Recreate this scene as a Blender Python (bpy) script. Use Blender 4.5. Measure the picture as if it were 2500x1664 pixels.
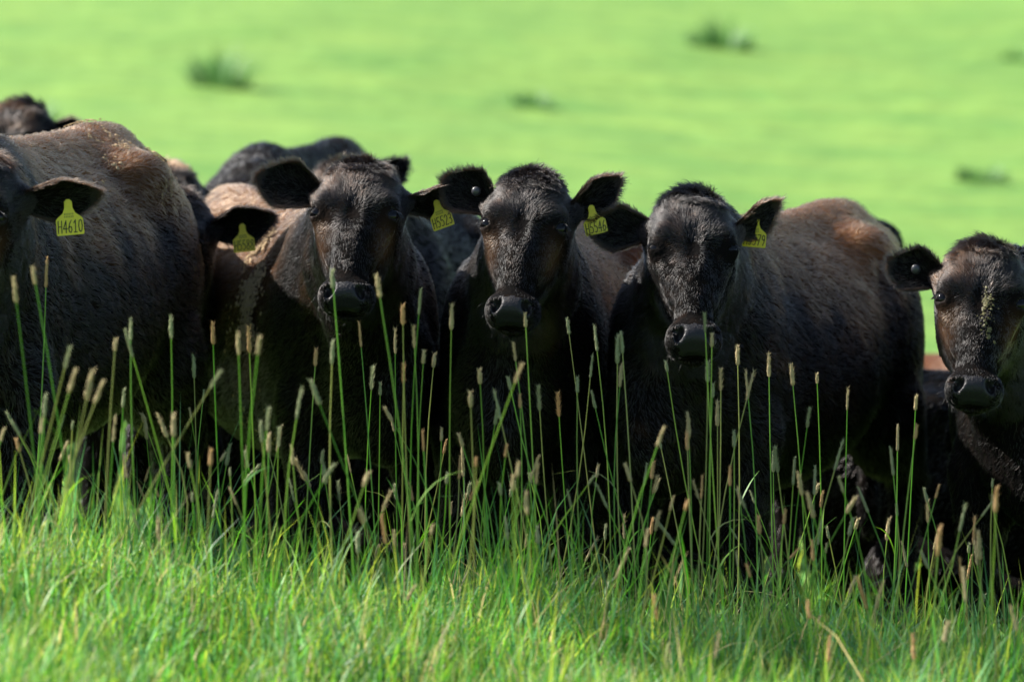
import bpy, math, random
import numpy as np
from mathutils import Vector, Matrix, Euler

R = math.radians
rng = np.random.default_rng(7)
random.seed(7)
scene = bpy.context.scene
for o in list(bpy.data.objects):
    bpy.data.objects.remove(o)
COL = scene.collection

# ------------------------------------------------------------------ camera
CAM = np.array([0.0, -16.0, 1.60])
PITCH = R(3.04)                      # looking slightly down
FPX = 200.0 / 36.0 * 2500.0
cam_d = bpy.data.cameras.new('camera')
cam_d.lens = 200.0; cam_d.sensor_width = 36.0
cam_d.clip_start = 0.5; cam_d.clip_end = 2000.0
cam_d.dof.use_dof = True
cam_d.dof.focus_distance = 15.6
cam_d.dof.aperture_fstop = 2.9
cam_d.dof.aperture_blades = 9
cam = bpy.data.objects.new('camera', cam_d); COL.objects.link(cam)
cam.location = CAM
cam.rotation_euler = (math.pi / 2 - PITCH, 0, 0)
scene.camera = cam

# ------------------------------------------------------------------ sky and sun
SUN_DIR = Vector((-0.68, 0.20, 0.69)).normalized()     # towards the sun
elev = math.asin(SUN_DIR.z)
world = bpy.data.worlds.new('World'); scene.world = world; world.use_nodes = True
wn = world.node_tree.nodes; wl = world.node_tree.links
bg = wn['Background']; bg.inputs['Strength'].default_value = 0.075
sky = wn.new('ShaderNodeTexSky'); sky.sky_type = 'NISHITA'; sky.sun_disc = False
sky.sun_elevation = elev
sky.sun_rotation = math.atan2(SUN_DIR.x, SUN_DIR.y)
wl.new(sky.outputs[0], bg.inputs[0])
sun_d = bpy.data.lights.new('sun', 'SUN'); sun_d.energy = 5.0; sun_d.angle = R(0.53)
sun_d.color = (1.0, 0.955, 0.88)
sun = bpy.data.objects.new('sun', sun_d); COL.objects.link(sun)
sun.rotation_euler = SUN_DIR.to_track_quat('Z', 'Y').to_euler()
sun.location = (-30, 10, 40)

vs = scene.view_settings
vs.view_transform = 'Standard'; vs.look = 'None'; vs.gamma = 1.0; vs.use_curve_mapping = False
vs.exposure = 1.42
scene.cycles.max_bounces = 6
scene.cycles.diffuse_bounces = 3
scene.cycles.glossy_bounces = 2
scene.cycles.transmission_bounces = 4
scene.cycles.transparent_max_bounces = 6
scene.cycles.use_denoising = True
scene.cycles_curves.shape = 'RIBBONS'
scene.cycles_curves.subdivisions = 1


def at(px, py, Y, wide=2356.0):
    """point on the vertical plane Y that the photograph shows at px, py"""
    k = 2500.0 / wide
    px *= k; py *= k
    a = math.cos(PITCH); b = math.sin(PITCH)
    u = (px - 1250.0) / FPX; v = (832.0 - py) / FPX
    d = np.array([u, a + v * b, -b + v * a])
    t = (Y - CAM[1]) / d[1]
    return CAM + d * t


# ------------------------------------------------------------------ noise
def _hash(ix, iy, iz, seed):
    h = (ix.astype(np.int64) * 374761393 + iy.astype(np.int64) * 668265263 + iz.astype(np.int64) * 2147483647 + seed * 1274126177)
    h = (h ^ (h >> 13)) * 1274126177
    h = h ^ (h >> 16)
    return (h & 0xFFFF).astype(np.float64) / 65535.0


def noise(P, scale, seed=0):
    """value noise, -1 .. 1"""
    q = np.asarray(P) * scale
    i = np.floor(q).astype(np.int64); f = q - i
    f = f * f * (3 - 2 * f)
    r = 0
    for dx in (0, 1):
        for dy in (0, 1):
            for dz in (0, 1):
                w = (f[:, 0] if dx else 1 - f[:, 0]) * (f[:, 1] if dy else 1 - f[:, 1]) * (f[:, 2] if dz else 1 - f[:, 2])
                r = r + w * _hash(i[:, 0] + dx, i[:, 1] + dy, i[:, 2] + dz, seed)
    return r * 2 - 1


def fbm(P, scale, seed=0, n=3):
    r = 0; a = 1.0; t = 0
    for k in range(n):
        r = r + a * noise(P, scale * 2 ** k, seed + k); t += a; a *= 0.55
    return r / t


def sstep(a, b, x):
    t = np.clip((x - a) / (b - a), 0, 1)
    return t * t * (3 - 2 * t)


# ------------------------------------------------------------------ materials
def mat(name):
    m = bpy.data.materials.new(name); m.use_nodes = True
    nt = m.node_tree
    return m, nt, nt.nodes, nt.links


def simple(name, col, rough=0.5, spec=0.5, bump=None, var=0.0):
    m, nt, n, l = mat(name)
    b = n['Principled BSDF']
    b.inputs['Roughness'].default_value = rough
    b.inputs['Specular IOR Level'].default_value = spec
    b.inputs['Base Color'].default_value = (*col, 1)
    tc = n.new('ShaderNodeTexCoord')
    if var:
        nz = n.new('ShaderNodeTexNoise'); nz.inputs['Scale'].default_value = 35
        l.new(tc.outputs['Object'], nz.inputs['Vector'])
        mx = n.new('ShaderNodeMix'); mx.data_type = 'RGBA'
        mx.inputs['A'].default_value = (*[c * (1 - var) for c in col], 1)
        mx.inputs['B'].default_value = (*[min(1, c * (1 + var)) for c in col], 1)
        l.new(nz.outputs['Fac'], mx.inputs['Factor']); l.new(mx.outputs['Result'], b.inputs['Base Color'])
    if bump:
        nz = n.new('ShaderNodeTexNoise'); nz.inputs['Scale'].default_value = bump[0]; nz.inputs['Detail'].default_value = 4
        l.new(tc.outputs['Object'], nz.inputs['Vector'])
        bp = n.new('ShaderNodeBump'); bp.inputs['Strength'].default_value = bump[1]; bp.inputs['Distance'].default_value = 0.004
        l.new(nz.outputs['Fac'], bp.inputs['Height']); l.new(bp.outputs[0], b.inputs['Normal'])
    return m


def attr_leaf(name, rough=0.46, trans=0.48, spec=0.35):
    """thin leaf: colour from the blade's own attribute, some light comes through"""
    m, nt, n, l = mat(name)
    b = n['Principled BSDF']; out = n['Material Output']
    a = n.new('ShaderNodeAttribute'); a.attribute_name = 'tint'
    l.new(a.outputs['Color'], b.inputs['Base Color'])
    b.inputs['Roughness'].default_value = rough
    b.inputs['Specular IOR Level'].default_value = spec
    t = n.new('ShaderNodeBsdfTranslucent')
    hs = n.new('ShaderNodeHueSaturation'); hs.inputs['Saturation'].default_value = 1.15; hs.inputs['Value'].default_value = 1.35
    l.new(a.outputs['Color'], hs.inputs['Color']); l.new(hs.outputs[0], t.inputs['Color'])
    mx = n.new('ShaderNodeMixShader'); mx.inputs[0].default_value = trans
    l.new(b.outputs[0], mx.inputs[1]); l.new(t.outputs[0], mx.inputs[2]); l.new(mx.outputs[0], out.inputs['Surface'])
    return m


def coat_skin():
    m, nt, n, l = mat('coat_skin')
    b = n['Principled BSDF']
    a = n.new('ShaderNodeAttribute'); a.attribute_name = 'coat_color'
    l.new(a.outputs['Color'], b.inputs['Base Color'])
    b.inputs['Roughness'].default_value = 0.9
    b.inputs['Specular IOR Level'].default_value = 0.03
    tc = n.new('ShaderNodeTexCoord')
    nz = n.new('ShaderNodeTexNoise'); nz.inputs['Scale'].default_value = 120; nz.inputs['Detail'].default_value = 3
    l.new(tc.outputs['Object'], nz.inputs['Vector'])
    bp = n.new('ShaderNodeBump'); bp.inputs['Strength'].default_value = 0.6; bp.inputs['Distance'].default_value = 0.006
    l.new(nz.outputs['Fac'], bp.inputs['Height']); l.new(bp.outputs[0], b.inputs['Normal'])
    return m


def fur_mat():
    m, nt, n, l = mat('coat_hair')
    for x in list(n):
        if x.type == 'BSDF_PRINCIPLED': n.remove(x)
    h = n.new('ShaderNodeBsdfHairPrincipled')
    h.parametrization = 'COLOR'
    a = n.new('ShaderNodeAttribute'); a.attribute_name = 'coat_color'
    l.new(a.outputs['Color'], h.inputs['Color'])
    h.inputs['Roughness'].default_value = 0.30
    h.inputs['Radial Roughness'].default_value = 0.45
    h.inputs['Coat'].default_value = 0.0
    h.inputs['IOR'].default_value = 1.42
    h.inputs['Random Roughness'].default_value = 0.3
    l.new(h.outputs[0], n['Material Output'].inputs['Surface'])
    return m


def nose_mat():
    m, nt, n, l = mat('nose_skin')
    b = n['Principled BSDF']
    b.inputs['Base Color'].default_value = (0.012, 0.011, 0.013, 1)
    b.inputs['Roughness'].default_value = 0.46
    b.inputs['Specular IOR Level'].default_value = 0.28
    b.inputs['Coat Weight'].default_value = 0.04
    b.inputs['Coat Roughness'].default_value = 0.22
    tc = n.new('ShaderNodeTexCoord')
    vo = n.new('ShaderNodeTexVoronoi'); vo.inputs['Scale'].default_value = 190
    l.new(tc.outputs['Object'], vo.inputs['Vector'])
    bp = n.new('ShaderNodeBump'); bp.inputs['Strength'].default_value = 0.4; bp.inputs['Distance'].default_value = 0.002; bp.invert = True
    l.new(vo.outputs['Distance'], bp.inputs['Height']); l.new(bp.outputs[0], b.inputs['Normal'])
    return m


def hill_mat():
    m, nt, n, l = mat('pasture')
    b = n['Principled BSDF']; b.inputs['Roughness'].default_value = 0.75; b.inputs['Specular IOR Level'].default_value = 0.2
    tc = n.new('ShaderNodeTexCoord')
    mp = n.new('ShaderNodeMapping'); mp.inputs['Scale'].default_value = (0.42, 0.62, 1.0); mp.inputs['Rotation'].default_value = (0, 0, R(-14))
    l.new(tc.outputs['Object'], mp.inputs['Vector'])
    n1 = n.new('ShaderNodeTexNoise'); n1.inputs['Scale'].default_value = 1.7; n1.inputs['Detail'].default_value = 6; n1.inputs['Roughness'].default_value = 0.66
    l.new(mp.outputs[0], n1.inputs['Vector'])
    n2 = n.new('ShaderNodeTexNoise'); n2.inputs['Scale'].default_value = 7; n2.inputs['Detail'].default_value = 4
    l.new(mp.outputs[0], n2.inputs['Vector'])
    r1 = n.new('ShaderNodeValToRGB')
    e = r1.color_ramp.elements
    e[0].position = 0.32; e[0].color = (0.072, 0.178, 0.029, 1)
    e[1].position = 0.68; e[1].color = (0.162, 0.262, 0.045, 1)
    l.new(n1.outputs['Fac'], r1.inputs['Fac'])
    mx = n.new('ShaderNodeMix'); mx.data_type = 'RGBA'; mx.blend_type = 'OVERLAY'; mx.inputs['Factor'].default_value = 0.35
    l.new(r1.outputs[0], mx.inputs['A']); l.new(n2.outputs['Fac'], mx.inputs['B'])
    l.new(mx.outputs['Result'], b.inputs['Base Color'])
    bp = n.new('ShaderNodeBump'); bp.inputs['Strength'].default_value = 0.8; bp.inputs['Distance'].default_value = 0.12
    l.new(n2.outputs['Fac'], bp.inputs['Height']); l.new(bp.outputs[0], b.inputs['Normal'])
    return m


M = {
    'skin': coat_skin(), 'fur': fur_mat(), 'nose': nose_mat(), 'hill': hill_mat(),
    'eye': simple('eye_glossy', (0.004, 0.0035, 0.004), 0.05, 0.22),
    'lid': simple('eye_white', (0.32, 0.30, 0.30), 0.3, 0.5),
    'hoof': simple('hoof_horn', (0.02, 0.018, 0.016), 0.5, 0.4, (60, 0.4)),
    'tag': simple('yellow_plastic', (0.92, 0.80, 0.08), 0.42, 0.45, (30, 0.15), 0.12),
    'ink': simple('black_marker', (0.012, 0.012, 0.02), 0.6, 0.3),
    'print': simple('faded_print', (0.30, 0.26, 0.05), 0.6, 0.3),
    'button': simple('dark_button', (0.035, 0.035, 0.04), 0.35, 0.5),
    'mud': simple('dried_mud', (0.30, 0.22, 0.13), 0.9, 0.1, (90, 0.8), 0.45),
    'greenmud': simple('fresh_dung', (0.10, 0.085, 0.025), 0.5, 0.4, (90, 0.8), 0.4),
    'grass': attr_leaf('grass_blade'), 'stem': attr_leaf('grass_stem', 0.4, 0.40, 0.5),
    'weed': attr_leaf('weed_leaf', 0.5, 0.3),
}


def make_translucent(m, col, fac):
    nt = m.node_tree; n = nt.nodes; l = nt.links
    t = n.new('ShaderNodeBsdfTranslucent'); t.inputs['Color'].default_value = (*col, 1)
    mx = n.new('ShaderNodeMixShader'); mx.inputs[0].default_value = fac
    l.new(n['Principled BSDF'].outputs[0], mx.inputs[1]); l.new(t.outputs[0], mx.inputs[2])
    l.new(mx.outputs[0], n['Material Output'].inputs['Surface'])


make_translucent(M['tag'], (0.90, 0.76, 0.08), 0.35)


def seed_mat(name, c1, c2):
    m, nt, n, l = mat(name)
    b = n['Principled BSDF']; out = n['Material Output']
    b.inputs['Roughness'].default_value = 0.8; b.inputs['Specular IOR Level'].default_value = 0.15
    tc = n.new('ShaderNodeTexCoord')
    nz = n.new('ShaderNodeTexNoise'); nz.inputs['Scale'].default_value = 260; nz.inputs['Detail'].default_value = 2
    l.new(tc.outputs['Object'], nz.inputs['Vector'])
    mx = n.new('ShaderNodeMix'); mx.data_type = 'RGBA'
    mx.inputs['A'].default_value = (*c1, 1); mx.inputs['B'].default_value = (*c2, 1)
    l.new(nz.outputs['Fac'], mx.inputs['Factor']); l.new(mx.outputs['Result'], b.inputs['Base Color'])
    t = n.new('ShaderNodeBsdfTranslucent'); l.new(mx.outputs['Result'], t.inputs['Color'])
    ms = n.new('ShaderNodeMixShader'); ms.inputs[0].default_value = 0.3
    l.new(b.outputs[0], ms.inputs[1]); l.new(t.outputs[0], ms.inputs[2]); l.new(ms.outputs[0], out.inputs['Surface'])
    return m


SEED = {
    'rusty orange': seed_mat('seed_rust', (0.42, 0.25, 0.11), (0.62, 0.42, 0.22)),
    'straw coloured': seed_mat('seed_straw', (0.36, 0.29, 0.15), (0.58, 0.48, 0.29)),
    'pale green': seed_mat('seed_green', (0.22, 0.25, 0.13), (0.42, 0.43, 0.26)),
}


# ------------------------------------------------------------------ object helpers
def link(name, data, parent=None, loc=None, rot=None, scale=None):
    o = bpy.data.objects.new(name, data); COL.objects.link(o)
    if parent is not None: o.parent = parent
    if loc is not None: o.location = loc
    if rot is not None: o.rotation_euler = rot
    if scale is not None: o.scale = (scale,) * 3 if not hasattr(scale, '__len__') else scale
    return o


def tag(o, label=None, cat=None, group=None, kind=None):
    if label: o['label'] = label
    if cat: o['category'] = cat
    if group: o['group'] = group
    if kind: o['kind'] = kind
    return o


def np_mesh(name, V, quads=None, tris=None, mats=(), smooth=True, vcol=None, attr='tint', mat_idx=None):
    me = bpy.data.meshes.new(name)
    V = np.ascontiguousarray(V, dtype=np.float32)
    nq = 0 if quads is None else len(quads); nt = 0 if tris is None else len(tris)
    me.vertices.add(len(V)); me.vertices.foreach_set('co', V.ravel())
    loops = np.concatenate([np.asarray(quads if nq else [], np.int32).ravel(), np.asarray(tris if nt else [], np.int32).ravel()]).astype(np.int32)
    me.loops.add(len(loops)); me.loops.foreach_set('vertex_index', loops)
    me.polygons.add(nq + nt)
    start = np.concatenate([np.arange(nq) * 4, nq * 4 + np.arange(nt) * 3]).astype(np.int32)
    me.polygons.foreach_set('loop_start', start)
    if mat_idx is not None: me.polygons.foreach_set('material_index', np.asarray(mat_idx, np.int32))
    me.polygons.foreach_set('use_smooth', np.full(nq + nt, smooth, dtype=bool))
    if vcol is not None:
        a = me.color_attributes.new(attr, 'FLOAT_COLOR', 'POINT')
        c = np.ones((len(V), 4), np.float32); c[:, :3] = vcol
        a.data.foreach_set('color', c.ravel())
    for m in mats: me.materials.append(m)
    me.update(calc_edges=True); me.validate()
    return me


# ------------------------------------------------------------------ ground
def gz(x, y):
    x = np.asarray(x, float); y = np.asarray(y, float)
    h = -0.080 * 3.0 * np.tanh(x / 3.0)
    b = np.clip((y + 1.35) / 1.0, 0, 1); b = b * b * (3 - 2 * b)
    h = h - 0.02 - 0.18 * b - 0.035 * np.clip(x, -2, 2) * (1 - b) + 0.04 * np.exp(-((y + 2.2) / 0.8) ** 2)
    s = 1.8
    h = h + 0.030 * s * np.logaddexp(0, (y - 2.5) / s) + 0.030 * s * np.logaddexp(0, (y - 16.0) / s) + 0.00012 * np.clip(y - 45, 0, 200) ** 2
    P = np.stack([x.ravel(), y.ravel(), np.zeros(x.size)], 1)
    h = h + (0.03 * noise(P, 0.8, 3) + 0.12 * noise(P, 0.13, 4) * np.clip((P[:, 1] - 6) / 10, 0, 1)).reshape(x.shape)
    return h


def grid_mesh(name, xs, ys, m):
    X, Y = np.meshgrid(xs, ys)
    V = np.stack([X, Y, gz(X, Y)], -1).reshape(-1, 3)
    nx, ny = len(xs), len(ys)
    i = (np.arange(ny - 1)[:, None] * nx + np.arange(nx - 1)[None, :]).ravel()
    q = np.stack([i, i + 1, i + nx + 1, i + nx], 1)
    return np_mesh(name, V, quads=q, mats=[m])


def axis(parts):
    out = []
    for a, b, n in parts: out.append(np.linspace(a, b, n, endpoint=False))
    out.append(np.array([parts[-1][1]]))
    return np.concatenate(out)


tag(link('pasture_ground', grid_mesh('pasture_ground',
    axis([(-300, -40, 20), (-40, -8, 32), (-8, 8, 80), (8, 40, 32), (40, 300, 20)]),
    axis([(-60, -8, 20), (-8, 6, 80), (6, 60, 160), (60, 300, 60)]), M['hill'])),
    'bright green pasture rising into a hillside behind the cattle', 'ground', kind='structure')


# ------------------------------------------------------------------ implicit shapes
def smin(a, b, k):
    h = np.maximum(k - np.abs(a - b), 0) / k
    return np.minimum(a, b) - h * h * k * 0.25


def smax(a, b, k):
    return -smin(-a, -b, k)


def ell(P, c, r, Rm=None):
    q = P - np.asarray(c, P.dtype)
    if Rm is not None: q = q @ Rm.astype(P.dtype)
    q = q / np.asarray(r, q.dtype)
    k0 = np.sqrt(np.einsum('ij,ij->i', q, q)); q /= np.asarray(r, q.dtype)
    k1 = np.sqrt(np.einsum('ij,ij->i', q, q)) + 1e-9
    return k0 * (k0 - 1) / k1


def cone(P, a, b, r1, r2):
    a = np.asarray(a, P.dtype); b = np.asarray(b, P.dtype)
    ab = b - a
    q = P - a
    t = np.clip((q @ ab) / (ab @ ab), 0, 1)
    q -= t[:, None] * ab
    return np.sqrt(np.einsum('ij,ij->i', q, q)) - (r1 + (r2 - r1) * t)


def pchip(x, y, q):
    x = np.asarray(x, float); y = np.asarray(y, float)
    h = np.diff(x); d = np.diff(y) / h
    m = np.zeros_like(y); m[0] = d[0]; m[-1] = d[-1]
    for i in range(1, len(x) - 1):
        if d[i - 1] * d[i] > 0:
            w1 = 2 * h[i] + h[i - 1]; w2 = h[i] + 2 * h[i - 1]
            m[i] = (w1 + w2) / (w1 / d[i - 1] + w2 / d[i])
    i = np.clip(np.searchsorted(x, q) - 1, 0, len(x) - 2)
    t = (q - x[i]) / h[i]
    return ((1 + 2 * t) * (1 - t) ** 2) * y[i] + (t * (1 - t) ** 2) * h[i] * m[i] + (t * t * (3 - 2 * t)) * y[i + 1] + (t * t * (t - 1)) * h[i] * m[i + 1]


def loft(u, a, b, U, lo, hi, hw, n=2.3, egg=0.0):
    """generalised tube: u along, a across (half width hw), b between lo and hi"""
    uc = np.clip(u, U[0], U[-1])
    g = np.linspace(U[0], U[-1], 200)
    L = np.interp(uc, g, pchip(U, lo, g)); H = np.interp(uc, g, pchip(U, hi, g)); W = np.interp(uc, g, pchip(U, hw, g))
    c = (L + H) / 2; hb = (H - L) / 2
    tb = (b - c) / hb
    We = W * (1 - egg * np.clip(tb, -1, 1))
    k = (np.abs(a / We) ** n + np.abs(tb) ** n) ** (1.0 / n)
    ra = np.sqrt(a * a + (b - c) ** 2) + 1e-9
    d = np.where(k > 1e-6, ra * (1 - 1 / np.maximum(k, 1e-6)), -np.minimum(We, hb))
    d = np.maximum(d, -np.minimum(We, hb))
    e = u - uc
    return np.where(e == 0, d, np.sqrt(np.maximum(d, 0) ** 2 + e * e) + np.minimum(d, 0) * 0)


# head frame: x across, y into the skull, z up along the face, origin between the eyes
EYE = np.array([0.1035, 0.036, 0.002])
EYE_R = 0.0228


def head_sdf(q, eyes_closed=False):
    x, y, z = q[:, 0], q[:, 1], q[:, 2]
    ax = np.abs(x)
    s = np.stack([ax, y, z], 1)
    Z = [-0.282, -0.270, -0.250, -0.215, -0.17, -0.12, -0.07, -0.02, 0.03, 0.08, 0.13, 0.170, 0.193, 0.205]
    fr = [0.050, 0.032, 0.024, 0.024, 0.016, 0.009, 0.004, 0.000, -0.004, 0.000, 0.014, 0.042, 0.070, 0.100]
    bk = [0.085, 0.112, 0.122, 0.120, 0.120, 0.140, 0.170, 0.195, 0.205, 0.205, 0.195, 0.185, 0.165, 0.130]
    hw = [0.030, 0.048, 0.056, 0.051, 0.051, 0.060, 0.079, 0.100, 0.114, 0.116, 0.105, 0.085, 0.060, 0.026]
    d = loft(z, x, y, Z, fr, bk, hw, 2.45, 0.0)
    # jaw muscles and jaw bone
    d = smin(d, ell(s, (0.056, 0.145, -0.035), (0.034, 0.075, 0.10)), 0.04)
    d = smin(d, cone(s, (0.045, 0.195, -0.03), (0.022, 0.105, -0.24), 0.034, 0.024), 0.03)
    # flat nasal bridge
    d = smin(d, cone(s, (0.0, 0.048, -0.06), (0.0, 0.060, -0.20), 0.050, 0.042), 0.03)
    # brow ridge, cheek bone running down from the eye
    d = smin(d, ell(s, (0.084, 0.042, 0.034), (0.034, 0.032, 0.026)), 0.045)
    d = smin(d, cone(s, (0.084, 0.054, -0.026), (0.054, 0.066, -0.12), 0.029, 0.017), 0.03)
    # poll
    d = smin(d, ell(s, (0.0, 0.112, 0.185), (0.060, 0.055, 0.034)), 0.05)
    # ear root
    d = smin(d, ell(s, (0.106, 0.128, 0.112), (0.042, 0.034, 0.032)), 0.035)
    # muzzle: nose pad block, wings of the nostrils, lips, chin
    d = smin(d, ell(s, (0.0, 0.052, -0.243), (0.064, 0.044, 0.038)), 0.025)
    d = smin(d, ell(s, (0.043, 0.048, -0.248), (0.030, 0.036, 0.034)), 0.020)
    d = smin(d, ell(s, (0.045, 0.082, -0.244), (0.032, 0.040, 0.040)), 0.028)
    d = smin(d, ell(s, (0.0, 0.122, -0.250), (0.044, 0.030, 0.036)), 0.02)
    # eyelids
    d = smin(d, np.linalg.norm(s - EYE, axis=1) - 0.0252, 0.018)
    # shallow furrow between the brows
    d = smax(d, -ell(s, (0.0, -0.020, -0.01), (0.016, 0.020, 0.06)), 0.02)
    # eye opening
    out = np.array([0.72, -0.69, 0.0]); out /= np.linalg.norm(out)
    e2 = np.array([0.55, 0.62, 0.40]); e2 -= out * (e2 @ out); e2 /= np.linalg.norm(e2)
    e3 = np.cross(out, e2)
    Rm = np.stack([out, e2, e3], 1)
    d = smax(d, -ell(s, EYE + out * 0.018, (0.026, 0.0215, 0.004 if eyes_closed else 0.0130), Rm), 0.005)
    # nostrils: slanting comma
    a = R(30)
    Rn = np.array([[math.cos(a), 0, -math.sin(a)], [0, 1, 0], [math.sin(a), 0, math.cos(a)]])
    d = smax(d, -ell(s, (0.043, 0.006, -0.257), (0.0125, 0.040, 0.0205), Rn), 0.008)
    d = smax(d, -ell(s, (0.060, 0.012, -0.243), (0.016, 0.022, 0.0065)), 0.008)
    # mouth
    d = smax(d, -ell(s, (0.0, 0.098, -0.280), (0.075, 0.0045, 0.05)), 0.008)
    return d


TORSO = dict(
    U=[-0.44, -0.38, -0.25, -0.08, 0.12, 0.40, 0.70, 0.95, 1.15, 1.33, 1.45, 1.50],
    lo=[0.70, 0.62, 0.55, 0.52, 0.50, 0.47, 0.49, 0.58, 0.66, 0.74, 0.86, 0.95],
    hi=[0.86, 0.96, 1.08, 1.20, 1.255, 1.225, 1.215, 1.235, 1.265, 1.245, 1.18, 1.10],
    hw=[0.05, 0.10, 0.155, 0.190, 0.215, 0.258, 0.272, 0.255, 0.235, 0.195, 0.12, 0.055])


def make_sdf(hm, closed, lying=False, ZV=np.array([1, 1, 1.05])):
    """hm: 4x4 numpy matrix head frame -> cow frame"""
    Rh = hm[:3, :3]; Oh = hm[:3, 3]

    def H(p): return Rh @ (np.asarray(p, float) * ZV) + Oh

    def body(P):
        x, y, z = P[:, 0], P[:, 1], P[:, 2]
        S = np.stack([np.abs(x), y, z], 1)
        zz = z + (0.42 if lying else 0.0)
        Sb = np.stack([np.abs(x), y, zz], 1)
        d = loft(y, x, zz, n=2.15, egg=0.16, **TORSO)
        d = smin(d, cone(Sb, (0, 0.0, 1.19), (0, 1.30, 1.225), 0.05, 0.05), 0.08)          # spine
        d = smin(d, ell(Sb, (0.150, -0.02, 0.84), (0.070, 0.19, 0.30)), 0.10)                 # shoulder
        d = smin(d, ell(Sb, (0.175, 1.02, 1.155), (0.050, 0.09, 0.045)), 0.12)                 # hip bone
        d = smin(d, ell(Sb, (0.150, 1.20, 0.80), (0.110, 0.23, 0.33)), 0.10)                  # thigh
        d = smin(d, ell(Sb, (0.075, 1.43, 1.13), (0.05, 0.07, 0.06)), 0.08)                 # pin bone
        d = smin(d, ell(Sb, (0.0, -0.34, 0.70), (0.10, 0.16, 0.19)), 0.10)                   # brisket
        if not lying:
            d = smin(d, cone(S, (0.16, -0.08, 0.66), (0.165, -0.10, 0.40), 0.10, 0.060), 0.06)
            d = smin(d, cone(S, (0.165, -0.10, 0.40), (0.165, -0.09, 0.12), 0.056, 0.038), 0.02)
            d = smin(d, ell(S, (0.165, -0.105, 0.375), (0.052, 0.056, 0.07)), 0.03)
            d = smin(d, ell(S, (0.165, -0.095, 0.125), (0.046, 0.052, 0.045)), 0.02)
            d = smin(d, cone(S, (0.165, -0.11, 0.085), (0.165, -0.14, 0.032), 0.040, 0.052), 0.02)
            d = smin(d, cone(S, (0.18, 1.14, 0.66), (0.19, 1.34, 0.46), 0.125, 0.060), 0.06)
            d = smin(d, cone(S, (0.19, 1.36, 0.47), (0.185, 1.30, 0.13), 0.052, 0.038), 0.03)
            d = smin(d, ell(S, (0.185, 1.295, 0.13), (0.046, 0.052, 0.045)), 0.02)
            d = smin(d, cone(S, (0.185, 1.285, 0.085), (0.185, 1.25, 0.032), 0.040, 0.052), 0.02)
            d = smax(d, -z, 0.01)
        else:
            for a, b, r1, r2 in (((0.30, 0.0, 0.14), (0.27, -0.34, 0.09), 0.075, 0.05), ((0.27, -0.34, 0.08), (0.22, 0.02, 0.05), 0.045, 0.04),
                                 ((0.34, 1.10, 0.22), (0.40, 0.75, 0.14), 0.13, 0.07), ((0.40, 0.75, 0.12), (0.40, 1.15, 0.06), 0.055, 0.04)):
                d = smin(d, cone(S, a, b, r1, r2), 0.05)
            d = smax(d, -z, 0.01)
        # tail
        dz = 0.42 if lying else 0.0
        d = smin(d, cone(P, (0, 1.42, 1.20 - dz), (0, 1.535, 1.02 - dz), 0.045, 0.030), 0.05)
        d = smin(d, cone(P, (0, 1.535, 1.02 - dz), (0.01, 1.54, 0.45 if not lying else 0.25), 0.028, 0.016), 0.02)
        if not lying: d = smin(d, ell(P, (0.01, 1.54, 0.36), (0.035, 0.035, 0.12)), 0.03)
        # neck
        o = np.array([0, 0, -dz])
        m = lambda A, B, t: np.asarray(A) * (1 - t) + np.asarray(B) * t
        for A, B, r1, r2, bow in (((0, 0.10, 1.13) + o, H((0, 0.150, 0.105)), 0.13, 0.085, 0.03),
                                  ((0, -0.08, 0.97) + o, H((0, 0.165, 0.03)), 0.180, 0.115, 0.0),
                                  ((0, -0.27, 0.76) + o, H((0, 0.190, -0.045)), 0.145, 0.078, 0.0)):
            c = m(A, B, 0.55) + np.array([0, 0, bow])
            rc = r1 * 0.45 + r2 * 0.55 + 0.01
            d = smin(d, smin(cone(P, A, c, r1, rc), cone(P, c, B, rc, r2), 0.03), 0.09)
        return d

    def f(P):
        out = body(P)
        q = (P - Oh.astype(P.dtype)) @ Rh.astype(P.dtype) / ZV.astype(P.dtype)
        near = np.linalg.norm(q - np.array([0, 0.09, -0.07]), axis=1) < 0.42
        if near.any():
            dh = head_sdf(q[near], closed)
            out[near] = smin(out[near], dh, 0.045)
        return out
    return f


def grad(f, P, e=0.002):
    g = np.zeros_like(P)
    for k in range(3):
        o = np.zeros(3); o[k] = e
        g[:, k] = f(P + o) - f(P - o)
    return g / (np.linalg.norm(g, axis=1)[:, None] + 1e-12)


def nonuni(lo, hi, flo, fhi, fine, coarse):
    parts = []
    if flo > lo: parts.append(np.linspace(lo, flo, max(2, int((flo - lo) / coarse)), endpoint=False))
    parts.append(np.linspace(flo, fhi, int((fhi - flo) / fine), endpoint=False))
    if hi > fhi: parts.append(np.linspace(fhi, hi, max(2, int((hi - fhi) / coarse)), endpoint=False))
    a = np.concatenate(parts)
    n = (len(a) - 1) % 4
    if n:
        st = a[-1] - a[-2]
        a = np.concatenate([a, a[-1] + st * np.arange(1, 5 - n)])
    return a


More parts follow.
